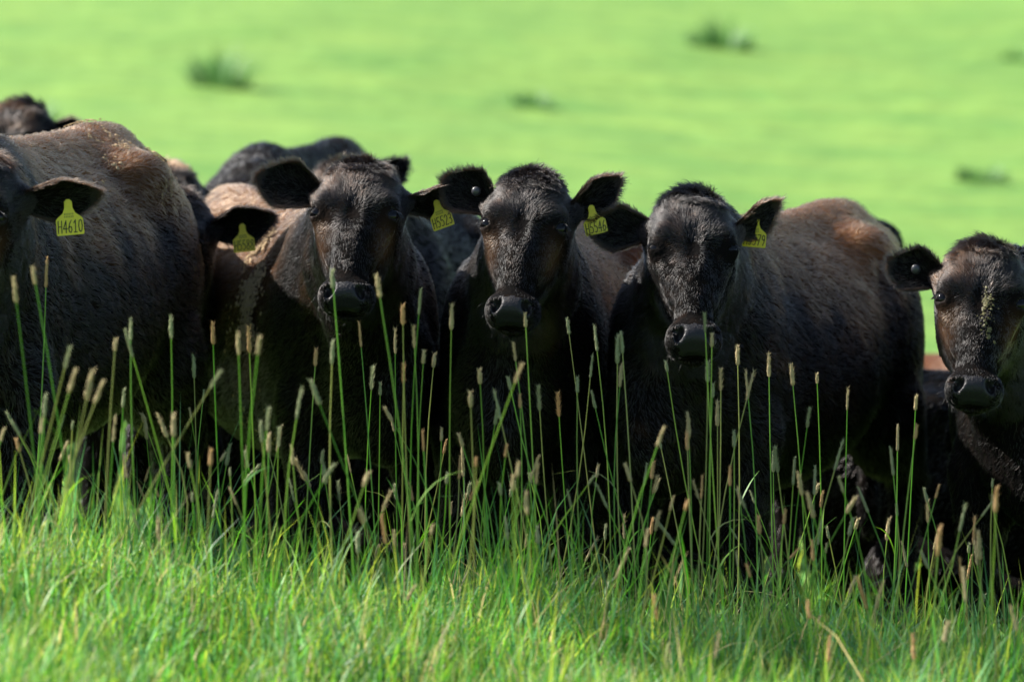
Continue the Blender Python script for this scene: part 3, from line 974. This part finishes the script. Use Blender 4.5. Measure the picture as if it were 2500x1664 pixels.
# ------------------------------------------------------------------ the herd (nearest row first)
C5523 = cow('dark cow facing the camera wearing ear tag H5523, dried mud on its flank',
    (813, 480), 0.0, hyaw=-4, hpitch=37, hroll=2, shoulder=(812, 0.80), byaw=19, brown=0.95, brown_z=0.90, cheek=0.9, forehead=0.16,
    ears={-1: dict(up=26, back=2, twist=-8, width=0.125), 1: dict(up=8, back=22, twist=38, width=0.10)},
    tagno='H5523', tag_side=1, tag_uv=(0.56, -0.3), tag_rot=(-8, -20, -14), seed=11)
C5546 = cow('dark cow facing the camera wearing ear tag H5546, between two other tagged cows',
    (1202, 508), -0.05, hx=0.97, hz=1.07, hyaw=-5, hpitch=36, hroll=4, shoulder=(1205, 0.58), byaw=-9, brown=0.7, brown_z=1.05, cheek=0.85, forehead=0.05,
    ears={-1: dict(up=38, back=2, twist=-6, width=0.125, length=0.17), 1: dict(up=34, back=20, twist=25, width=0.115, length=0.19)},
    tagno='H5546', tag_side=1, tag_uv=(0.36, -0.45), tag_rot=(-5, -14, -10), button=(-1, 0.45, 0.1), seed=22)
C5579 = cow('black cow with lowered eyelids wearing ear tag H5579, brown back behind it',
    (1596, 560), -0.1, hx=0.95, hz=1.10, hyaw=1, hpitch=37, hroll=1, shoulder=(1612, 0.55), byaw=-21, brown=1.0, brown_z=1.05, cheek=0.0, forehead=0.0, scale=1.04, tan=(0.140, 0.063, 0.026),
    ears={-1: dict(up=10, back=12, twist=-10, width=0.11, length=0.175), 1: dict(up=30, back=20, twist=32, width=0.105, length=0.18)},
    tagno='H5579', tag_side=1, tag_uv=(0.50, -0.25), tag_rot=(-4, 4, -14), tag_back=True, closed=True, seed=33, curly=0.25)
CRIGHT = cow('dark cow at the right edge, smeared muzzle bridge and a button in its ear',
    (2258, 682), -0.1, hx=1.02, hz=1.08, hyaw=-2, hpitch=33, hroll=5, shoulder=(2390, 0.55), byaw=-6, brown=0.55, brown_z=1.15, cheek=0.85, forehead=0.22,
    ears={-1: dict(up=24, back=4, twist=-4, width=0.115, length=0.165), 1: dict(up=14, back=14)}, button=(-1, 0.5, 0.05), seed=44, n_body=34000)
C4610 = cow('brown-backed cow cut off by the left edge, wearing ear tag H4610',
    (-118, 482), -1.15, hyaw=-14, hpitch=36, hroll=0, shoulder=(-90, -0.50), byaw=-12, brown=1.0, brown_z=1.06, cheek=0.5, forehead=0.3, scale=1.12, tan=(0.140, 0.066, 0.029),
    ears={1: dict(up=6, back=16, twist=34, width=0.11, length=0.20)},
    tagno='H4610', tag_side=1, tag_uv=(0.62, -0.3), tag_rot=(-3, -5, 4), seed=55, curly=0.3)
C5588 = cow('black cow half hidden behind the leftmost cow, wearing ear tag H5588',
    (362, 545), 0.90, hyaw=-14, hpitch=37, hroll=0, shoulder=(290, 1.70), byaw=36, brown=0.35, brown_z=1.15, cheek=0.2, forehead=0.1,
    ears={1: dict(up=14, back=2, twist=30, width=0.12, length=0.205)},
    tagno='H5588', tag_side=1, tag_uv=(0.48, -0.2), tag_rot=(-3, -6, -4), seed=66, n_head=24000, n_body=24000)
BACK = dict(hero=False, n_head=7000, n_body=14000)
cow('blurred cow with a curly brown poll at the top left, behind the leftmost cow',
    (2, 322), 4.0, hyaw=-20, hpitch=34, shoulder=(-140, 4.6), byaw=22, brown=0.8, brown_z=1.0, forehead=0.9, seed=71, ears={1: dict(up=2, back=10, width=0.10, length=0.16)}, **BACK)
cow('brown fuzzy poll of a blurred cow between tags H4610 and H5588',
    (400, 470), 3.0, hyaw=10, hpitch=34, shoulder=(300, 3.6), byaw=10, brown=0.7, brown_z=1.1, forehead=0.95, scale=0.95, seed=72, ears={-1: dict(up=-15), 1: dict(up=-25)}, **BACK)
cow('blurred black cow behind H5523 whose smooth back rises above the front row',
    (520, 520), 3.7, hyaw=-20, hpitch=30, shoulder=(590, 4.3), byaw=-12, brown=0.05, brown_z=1.3, seed=73, **BACK)
cow('black cow behind H5523 showing one dark ear and its low back',
    (775, 452), 2.6, hyaw=-6, hpitch=36, shoulder=(905, 3.2), byaw=-10, brown=0.0, brown_z=1.4, seed=74, scale=0.9, ears={1: dict(up=46, back=8, length=0.17, width=0.10)}, **BACK)
cow('reddish brown calf lying down far behind, between H5579 and the cow at the right edge',
    (2330, 815), 6.0, hyaw=30, hpitch=30, shoulder=(2260, 6.2), byaw=62, brown=1.0, brown_z=0.2, tan=(0.12, 0.05, 0.026), dark=(0.06, 0.027, 0.016), seed=75, lying=True, scale=0.70, **BACK)
cow('black cow behind the brown back of H5579, only its dark spine showing',
    (1770, 595), 2.6, hyaw=5, hpitch=36, shoulder=(1840, 3.2), byaw=-10, brown=0.05, brown_z=1.4, seed=76, **BACK)
for px, Yl, yw, lab in ((1440, 2.62, 88, 'black cow added lying behind H5523 and H5546 to hide lit ground between their legs'),
                        (2850, 2.55, 88, 'black cow added lying behind H5579 and the cow at the right edge to hide lit ground')):
    cow(lab, (px + 320, 850), Yl - 0.05, hyaw=yw, hpitch=35, shoulder=(px, Yl), byaw=yw, brown=0.0, brown_z=1.4, seed=80 + int(Yl * 10), lying=True, **BACK)  # dark lying cows added so no sunlit ground shows under the front row

# mud on the coats
V = C5523['V']
clods(C5523, 'dried_mud', np.exp(-((V[:, 1] - 0.30 - 0.25 * (V[:, 2] - 0.9)) / 0.07) ** 2) * (V[:, 0] < -0.12) * sstep(0.5, 0.75, V[:, 2]) * sstep(-0.3, 0.5, noise(V, 14, 5)), 1500, 0.0055, M['mud'], 'pale dried mud caked on the flank')
V = C4610['V']
clods(C4610, 'dried_mud', np.exp(-((V[:, 1] - 1.05) / 0.22) ** 2) * sstep(1.05, 1.16, V[:, 2]) * (V[:, 0] > -0.05) * sstep(0.0, 0.6, noise(V, 16, 6)), 420, 0.0045, M['mud'])
hl = CRIGHT['hl']
clods(CRIGHT, 'smeared_dung', np.exp(-((hl[:, 0] - 0.012 + 0.08 * hl[:, 2]) / 0.010) ** 2) * sstep(-0.15, -0.06, hl[:, 2]) * sstep(0.035, 0.0, hl[:, 2]) * sstep(-0.4, 0.5, noise(hl, 60, 8)) * (hl[:, 1] < 0.05) * (np.linalg.norm(hl, axis=1) < 0.3), 150, 0.0034, M['greenmud'], 'greenish dung smeared down the face')


# ------------------------------------------------------------------ grass
def blades(n, xr, yr, hmin, hmax, wmin, wmax, name, lean=0.55, dens=None, palette=None):
    x = rng.uniform(*xr, n); y = rng.uniform(*yr, n)
    if dens is not None:
        k = rng.random(n) < dens(x, y); x, y = x[k], y[k]
    n = len(x)
    P = np.stack([x, y, np.zeros(n)], 1)
    clump = 0.75 + 0.45 * noise(P, 3.0, 61) + 0.25 * noise(P, 9.0, 62)
    h = (hmin + (hmax - hmin) * rng.random(n) ** 1.3) * np.clip(clump, 0.35, 1.4)
    w = rng.uniform(wmin, wmax, n)
    az = rng.uniform(0, 2 * math.pi, n)
    ln = np.abs(rng.normal(0, lean, n)) + 0.08
    dx, dy = np.cos(az), np.sin(az)
    tw = az + math.pi / 2 + rng.normal(0, 0.5, n)
    sx_, sy_ = np.cos(tw), np.sin(tw)
    z0 = gz(x, y) - 0.01
    T = [0, 0.40, 0.75, 1.0]; Wd = [0.8, 1.0, 0.62, 0]
    V = np.zeros((n, 7, 3))
    for j, (t, wd) in enumerate(zip(T, Wd)):
        hor = h * np.sin(ln) * t ** 1.9; ver = h * (t - (1 - np.cos(ln)) * t ** 2.2 * 0.9)
        cx = x + dx * hor; cy = y + dy * hor; cz = z0 + ver
        if j < 3:
            V[:, 2 * j] = np.stack([cx - sx_ * w * wd / 2, cy - sy_ * w * wd / 2, cz], 1)
            V[:, 2 * j + 1] = np.stack([cx + sx_ * w * wd / 2, cy + sy_ * w * wd / 2, cz], 1)
        else:
            V[:, 6] = np.stack([cx, cy, cz], 1)
    b = np.arange(n)[:, None] * 7
    q = np.concatenate([b + [0, 1, 3, 2], b + [2, 3, 5, 4]]); t = b + [4, 5, 6]
    pal = np.array(palette if palette is not None else [(0.085, 0.245, 0.045), (0.125, 0.310, 0.055), (0.200, 0.370, 0.070), (0.110, 0.270, 0.105), (0.275, 0.390, 0.080), (0.330, 0.400, 0.085), (0.180, 0.330, 0.150)])
    c = pal[rng.integers(0, len(pal), n)] * ((0.70 + 0.6 * rng.random(n)) * (1 + 0.25 * noise(P, 5.0, 63)))[:, None]
    dry = rng.random(n) < 0.055
    c[dry] = np.array([0.46, 0.38, 0.20]) * (0.7 + 0.6 * rng.random(dry.sum()))[:, None]
    vc = np.repeat(c, 7, 0)
    return np_mesh(name, V.reshape(-1, 3), quads=q, tris=t, mats=[M['grass']], vcol=vc)


tag(link('short_grass', blades(200000, (-2.9, 2.9), (-4.2, 0.6), 0.08, 0.27, 0.0024, 0.0072, 'short_grass', lean=0.66,
    dens=lambda x, y: np.clip(np.where(y > -0.2, 0.45, 1.0) * np.where(np.abs(x) > 2.0, 0.45, 1.0) * np.where(y < -3.2, 0.5, 1.0), 0, 1))),
    'short bright green grass covering the foreground', 'grass', kind='stuff')
tag(link('tall_grass', blades(5000, (-2.4, 2.4), (-2.6, -0.2), 0.20, 0.52, 0.0028, 0.0052, 'tall_grass', lean=0.45)),
    'thin tall grass leaves standing above the short grass', 'grass', kind='stuff')
tag(link('leafy_grass', blades(15000, (-2.4, 2.4), (-2.9, -0.3), 0.16, 0.38, 0.0040, 0.0085, 'leafy_grass', lean=0.75)),
    'broad arching grass leaves among the short grass', 'grass', kind='stuff')
tag(link('rough_grass', blades(26000, (-6, 6), (0.9, 9.0), 0.10, 0.26, 0.006, 0.012, 'rough_grass')),
    'rough grass around and behind the herd', 'grass', kind='stuff')


# ------------------------------------------------------------------ tall seed stalks
def seed_mesh(name, L, r, seed, m, nb=90, bl=0.0055):
    g = np.random.default_rng(seed)
    nu, nv = 10, 16
    V = []
    for j in range(nv + 1):
        t = j / nv
        rr = r * (math.sin(math.pi * min(1, 0.08 + t * 0.92)) ** 0.45) * (0.80 + 0.35 * (1 - t)) * (1 + 0.10 * math.sin(7 * t + seed))
        for i in range(nu):
            a = 2 * math.pi * (i + 0.5 * (j % 2)) / nu
            k = rr * (1 + 0.22 * g.normal()) if 0 < j < nv else rr * 0.3
            V.append((k * math.cos(a), k * math.sin(a), t * L + 0.012 * L * g.normal()))
    Q = [(j * nu + i, j * nu + (i + 1) % nu, (j + 1) * nu + (i + 1) % nu, (j + 1) * nu + i) for j in range(nv) for i in range(nu)]
    n = len(V); V = list(V)
    T = []
    for k in range(nb):     # bristles
        t = g.random(); a = g.random() * 6.28
        p = np.array([r * 0.8 * math.cos(a), r * 0.8 * math.sin(a), t * L])
        d = np.array([math.cos(a) * 0.6, math.sin(a) * 0.6, 0.9]); d *= bl * (0.5 + g.random())
        s = np.array([-math.sin(a), math.cos(a), 0]) * 0.0009
        b = len(V); V += [tuple(p - s), tuple(p + s), tuple(p + d)]; T.append((b, b + 1, b + 2))
    return np_mesh(name, np.array(V), quads=np.array(Q), tris=np.array(T), mats=[m])


SEEDS = {k: [seed_mesh('seed_head', L, r, 100 + i, m, nb, bl) for i, (L, r, nb, bl) in enumerate([(0.042, 0.0040, 90, .0055), (0.060, 0.0042, 110, .006), (0.078, 0.0036, 130, .0055), (0.050, 0.0050, 120, .006), (0.034, 0.0044, 90, .006), (0.066, 0.0048, 140, .0065), (0.055, 0.0022, 170, .0095), (0.070, 0.0028, 60, .007)])] for k, m in SEED.items()}


def stem_mesh(vec, bend, r0, r1, col):
    """curved tapering stem from origin to vec; returns mesh and tip tangent"""
    vec = np.asarray(vec, float)
    n, k = 7, 5
    t = np.linspace(0, 1, n)
    pts = vec[None] * t[:, None] + np.asarray(bend)[None] * (4 * t * (1 - t))[:, None]
    V, Q = [], []
    for j in range(n):
        r = r0 + (r1 - r0) * t[j]
        for i in range(k):
            a = 2 * math.pi * i / k
            V.append(pts[j] + np.array([r * math.cos(a), r * math.sin(a), 0]))
    for j in range(n - 1):
        for i in range(k):
            Q.append((j * k + i, j * k + (i + 1) % k, (j + 1) * k + (i + 1) % k, (j + 1) * k + i))
    tip = pts[-1] - pts[-2]
    c = np.tile(np.array(col), (len(V), 1))
    return np_mesh('stem', np.array(V), quads=np.array(Q), mats=[M['stem']], vcol=c), tip / np.linalg.norm(tip)


def stem_leaf(L, ang, droop, col):
    t = np.linspace(0, 1, 6); w = 0.0026 * np.array([0.6, 1, 1.1, 0.9, 0.55, 0.05])
    x = L * (np.sin(ang) * t + droop * t ** 2.2); z = L * (np.cos(ang) * t - droop * t ** 2.2)
    V = np.stack([np.stack([x, -w, z], 1), np.stack([x, w, z + 0.0004], 1)], 1).reshape(-1, 3)
    i = np.arange(5) * 2
    return np_mesh('stem_leaf', V, quads=np.stack([i, i + 1, i + 3, i + 2], 1), mats=[M['grass']], vcol=np.tile(np.array(col), (12, 1)))


STEM_LEAVES = [stem_leaf(0.14, 0.5, 0.15, (0.14, 0.31, 0.05)), stem_leaf(0.19, 0.35, 0.35, (0.20, 0.36, 0.06)), stem_leaf(0.11, 0.8, 0.3, (0.12, 0.28, 0.07)), stem_leaf(0.16, 0.6, 0.6, (0.30, 0.32, 0.12))]
ZONES = [(430, 'the cow tagged H4610'), (660, 'the gap below tag H5588'), (1010, 'the cow tagged H5523'), (1400, 'the cow tagged H5546'), (1850, 'the cow tagged H5579'), (9999, 'the cow at the right edge')]


def stalk(px, py, Y, lean, kind, bend=0.0, size=1.0):
    """seed head's top at photo position px,py (2356 wide), standing at depth Y; lean = sideways offset of the tip per metre of height"""
    p = at(px, py, Y)
    variant = random.randrange(8)
    sh = SEEDS[kind][variant]
    L = [0.042, 0.060, 0.078, 0.050, 0.034, 0.066, 0.055, 0.070][variant] * size
    h = p[2] - float(gz(p[0], Y))
    if h < 0.1: return
    bx = p[0] - lean * h; by = Y + random.uniform(-0.12, 0.12)
    g0 = float(gz(bx, by)) - 0.02
    base = np.array([bx, by, g0])
    full = p - base
    d = full / np.linalg.norm(full)
    tip = full - d * L
    g = random.uniform(0.8, 1.25)
    col = random.choice([(0.15, 0.33, 0.045), (0.21, 0.39, 0.055), (0.29, 0.42, 0.075), (0.34, 0.36, 0.12)])
    me, tan_ = stem_mesh(tip, (bend, random.uniform(-0.01, 0.01), 0), 0.0023, 0.0013, [c * g for c in col])
    o = link('seed_stalk', me, None, tuple(base))
    zone = next(z for lim, z in ZONES if px < lim)
    tag(o, f'grass stalk with {kind} seed head before {zone}', 'grass stalk', f'{kind} seed stalks in front of {zone}')
    q = Vector(tan_).to_track_quat('Z', 'Y')
    if random.random() < 0.45:
        t = random.uniform(0.25, 0.6)
        pl = tip * t + np.array([bend, 0, 0]) * 4 * t * (1 - t)
        link('stem_leaf', random.choice(STEM_LEAVES), o, tuple(pl), (0, 0, random.uniform(0, 6.28)), random.uniform(0.7, 1.2))
    s = link('seed_head', sh, o, tuple(tip), None, size)
    s.rotation_mode = 'QUATERNION'; s.rotation_quaternion = q


G, S_, O_ = 'pale green', 'straw coloured', 'rusty orange'
HEROES = [  # px, py, depth, lean, colour, bend
    (32, 635, -2.6, -.08, S_), (76, 612, -2.6, -.10, S_), (110, 590, -1.2, .08, O_), (160, 800, -2.8, .25, G), (175, 845, -3.0, .3, S_), (215, 848, -3.0, .2, S_),
    (232, 870, -2.9, .22, S_), (265, 778, -2.4, .05, S_), (290, 755, -2.2, -.25, G), (298, 730, -2.0, -.05, G), (395, 725, -1.8, .02, G), (505, 852, -2.7, .55, G),
    (488, 738, -1.4, -.03, O_), (447, 815, -.9, .0, G), (547, 762, -2.3, -.02, S_), (572, 748, -1.5, -.05, O_), (594, 772, -2.9, .03, S_), (680, 888, -2.4, -.02, G),
    (727, 800, -1.1, .0, O_), (710, 872, -2.4, -.5, G), (762, 782, -2.0, -.03, G), (764, 618, -2.0, -.08, G), (827, 738, -1.0, -.02, O_), (868, 632, -2.2, -.09, S_),
    (855, 845, -.6, .0, G), (875, 878, -.6, .0, G), (908, 752, -.8, .0, S_), (925, 700, -1.6, -.06, O_), (954, 752, -1.5, .0, S_), (964, 662, -1.5, .02, G),
    (928, 838, -1.5, -.03, O_), (974, 806, -1.3, .02, S_), (997, 812, -.7, .0, S_), (1038, 698, -1.5, -.03, S_), (1105, 848, -1.5, .02, S_), (1083, 900, -1.9, .0, S_),
    (1137, 895, -1.6, -.25, G), (1141, 936, -1.3, .02, G), (1198, 838, -2.6, .3, S_), (1208, 718, -1.3, -.06, S_), (1183, 790, -1.3, -.08, S_), (1198, 905, -1.4, .0, O_),
    (1237, 890, -1.0, -.1, G), (1282, 905, -.9, -.08, O_), (1327, 866, -1.2, .0, G), (1358, 898, -1.1, -.3, G), (1368, 815, -.9, .18, G), (1372, 745, -.8, -.03, G),
    (1305, 732, -.6, -.1, G), (1165, 868, -1.2, -.4, G), (1418, 770, -1.2, -.05, G), (1430, 762, -1.2, -.03, G), (1424, 835, -1.2, -.02, S_), (1530, 830, -.9, -.2, G),
    (1620, 722, -1.4, -.04, G), (1638, 768, -1.3, .02, S_), (1630, 830, -1.3, .02, G), (1585, 948, -1.3, .0, S_), (1660, 850, -1.0, .05, S_), (1698, 795, -.6, .0, S_),
    (1728, 850, -1.1, .15, S_), (1720, 850, -1.1, -.05, S_), (1768, 810, -.7, .0, S_), (1822, 838, -.8, -.05, S_), (1860, 940, -1.2, .08, G), (1880, 858, -.6, .0, S_),
    (1936, 1010, -1.4, .22, G), (1580, 992, -1.4, -.05, O_), (1614, 1090, -1.5, .0, O_), (1680, 1070, -1.6, .02, O_), (1700, 1125, -1.5, -.35, G), (1748, 1185, -1.6, -.02, O_),
    (1805, 1170, -1.6, .05, O_), (1784, 1030, -1.3, -.06, G), (1829, 1050, -1.2, .02, G), (1872, 1070, -1.4, .0, G), (1872, 1240, -2.0, .0, O_), (1950, 890, -.7, .0, S_),
    (2068, 975, -.8, .05, S_), (2108, 908, -.6, .05, S_), (2108, 975, -1.5, .08, O_), (2150, 1208, -2.4, -.1, O_), (2296, 1118, -2.5, .1, O_), (2255, 1218, -2.0, .02, S_),
    (2212, 1302, -2.5, -.1, S_), (2370, 1310, -2.4, -.06, G), (2012, 1335, -2.3, -.1, S_), (1970, 1325, -2.3, -.35, O_), (1862, 1380, -2.6, .0, O_), (1510, 1370, -2.6, -.05, O_),
    (1645, 1450, -2.9, .0, S_), (1905, 1460, -2.7, .0, O_), (2100, 1455, -2.6, -.05, O_), (2172, 1425, -2.6, .02, S_), (2335, 1390, -2.9, -.1, S_), (850, 1085, -2.6, .4, S_),
    (825, 1170, -2.6, -.35, S_), (1190, 1060, -2.7, -.03, S_), (1178, 1090, -2.7, -.03, S_), (1210, 1130, -2.7, -.05, S_), (890, 1180, -2.5, .0, O_), (600, 965, -2.2, -.05, G),
    (620, 995, -2.0, .02, S_), (640, 985, -1.6, .0, G), (485, 1030, -2.5, .0, O_), (440, 1040, -2.4, .0, S_), (398, 950, -2.2, -.05, S_), (262, 955, -2.3, .02, S_),
    (95, 960, -2.8, .02, S_), (105, 905, -2.6, .05, G), (1500, 1060, -1.5, .03, O_), (1690, 990, -1.2, .03, G), (1640, 880, -1.2, .03, G), (1650, 920, -1.1, .0, S_),
]
for h in HEROES: stalk(h[0], h[1], h[2], h[3] + random.gauss(0, 0.02), h[4], bend=random.gauss(0, 0.012), size=random.uniform(0.85, 1.2))
for k in range(150):
    px = random.uniform(-60, 2420)
    base_y = 830 + 0.10 * px * 0.9
    py = base_y + abs(random.gauss(0, 1)) * 150 + random.uniform(0, 120)
    Y = random.uniform(-2.6, -0.35) if px < 1900 else random.uniform(-2.2, -0.3)
    stalk(px, py, Y, random.gauss(0, 0.20), random.choice([G, G, G, S_, S_, S_, O_]), bend=random.gauss(0, 0.03), size=random.uniform(0.6, 1.15))


# ------------------------------------------------------------------ dark weed tussocks on the hill
def tussock(label, px, py, wpx, hpx):
    # find where the line of sight meets the hill
    for Yq in np.linspace(4, 160, 1600):
        p = at(px, py, Yq)
        if p[2] < float(gz(p[0], Yq)): break
    k = 1.061 * (Yq + 16) / FPX
    wid = wpx * k * 1.1; hgt = hpx * k * 1.3
    n = 110
    a = rng.uniform(0, 6.283, n); r = wid * np.sqrt(rng.random(n)) * 0.5
    x = r * np.cos(a); y = r * np.sin(a) * 0.8
    hh = hgt * (0.5 + 0.7 * rng.random(n)) * (1 - 0.5 * (2 * r / wid) ** 2)
    ln = 0.25 + 0.6 * (2 * r / wid)
    t = np.array([0, 0.5, 1.0])
    V = np.zeros((n, 5, 3)); w = 0.05 * wid * (0.6 + 0.8 * rng.random(n))
    sx_, sy_ = -np.sin(a + rng.normal(0, .6, n)), np.cos(a)
    g0 = gz(p[0] + x, p[1] + y) - float(gz(p[0], p[1]))
    for j, tt in enumerate(t):
        hor = hh * np.sin(ln) * tt ** 1.6
        c = np.stack([x + np.cos(a) * hor, y + np.sin(a) * hor, g0 + hh * np.cos(ln * tt) * tt - 0.02], 1)
        if j < 2:
            s = np.stack([sx_ * w / 2, sy_ * w / 2, 0 * w], 1)
            V[:, 2 * j] = c - s; V[:, 2 * j + 1] = c + s
        else: V[:, 4] = c
    b = np.arange(n)[:, None] * 5
    col = np.repeat(np.array([0.115, 0.225, 0.080]) * (0.6 + 0.8 * rng.random((n, 1))), 5, 0)
    me = np_mesh('weed_tussock', V.reshape(-1, 3), quads=b + [0, 1, 3, 2], tris=b + [2, 3, 4], mats=[M['weed']], vcol=col)
    o = link('weed_tussock', me, None, (p[0], p[1], float(gz(p[0], p[1]))))
    tag(o, label, 'weed', 'dark weed tussocks on the hillside')


tussock('blurred dark green tussock high on the hill above tag H5579', 1660, 112, 130, 75)
tussock('blurred dark green tussock on the hill above the brown-polled cow', 508, 200, 120, 85)
tussock('faint green tussock on the hill above tag H5546', 1230, 250, 90, 45)
tussock('faint green tussock on the hill above the cow at the right edge', 2260, 420, 110, 45)
tussock('small dark tussock on the hill at the top right corner', 2340, 142, 70, 30)
tussock('dark green tussock beside the curly poll of the cow at the top left', 85, 280, 90, 50)


# ------------------------------------------------------------------ unseen tree placed beyond the frame, crown shaped to shade the right of the foreground
def shade_tree():
    S = np.array(SUN_DIR)
    P0 = np.array([1.15, -1.6, 0.1])
    c = P0 + S * 10.5
    base = np.array([c[0] - 0.2, c[1] + 0.1, float(gz(c[0], c[1])) - 0.1])
    root = link('unseen_shade_tree', None, None, tuple(base))
    tag(root, 'unseen slender tree placed beyond the left edge to shade the right foreground', 'tree')
    me, _ = stem_mesh(c + np.array([0, 0, 1.0]) - base, (0.15, 0.1, 0), 0.13, 0.03, (0.10, 0.08, 0.06))
    me.materials.clear(); me.materials.append(simple('bark', (0.12, 0.09, 0.065), 0.9, 0.2, (30, 0.8), 0.3))
    link('trunk', me, root)
    for k in range(9):
        a = k * 2.4; z = c[2] - 1.1 + 0.22 * k - base[2]
        st = (c - base) * (z / (c[2] - base[2]))
        bm_, _ = stem_mesh(np.array([0.7 * math.cos(a), 0.7 * math.sin(a), 0.35]), (0, 0, 0.05), 0.03, 0.008, (0.10, 0.08, 0.06))
        bm_.materials.clear(); bm_.materials.append(me.materials[0])
        link('limb', bm_, root, tuple(st))
    n = 2500
    d = rng.normal(0, 1, (n, 3)); d /= np.linalg.norm(d, axis=1)[:, None]
    r = rng.random(n) ** 0.45 * (1 + 0.25 * noise(d, 2.2, 91))
    Pc = (c - base) + d * r[:, None] * np.array([0.85, 0.95, 1.25])
    az = rng.uniform(0, 6.283, n); L = 0.05 + 0.05 * rng.random(n)
    u = np.stack([np.cos(az), np.sin(az), rng.normal(-0.3, 0.4, n)], 1) * L[:, None]
    w = np.cross(u, rng.normal(0, 1, (n, 3))); w /= np.linalg.norm(w, axis=1)[:, None]; w *= (L * 0.35)[:, None]
    V = np.stack([Pc, Pc + u * 0.5 - w, Pc + u, Pc + u * 0.5 + w], 1).reshape(-1, 3)
    q = np.arange(n * 4).reshape(-1, 4)
    col = np.repeat(np.array([0.05, 0.12, 0.03]) * (0.7 + 0.6 * rng.random((n, 1))), 4, 0)
    o = link('crown', np_mesh('crown', V, quads=q, mats=[M['weed']], vcol=col), root)
    o['kind'] = 'stuff'


shade_tree()
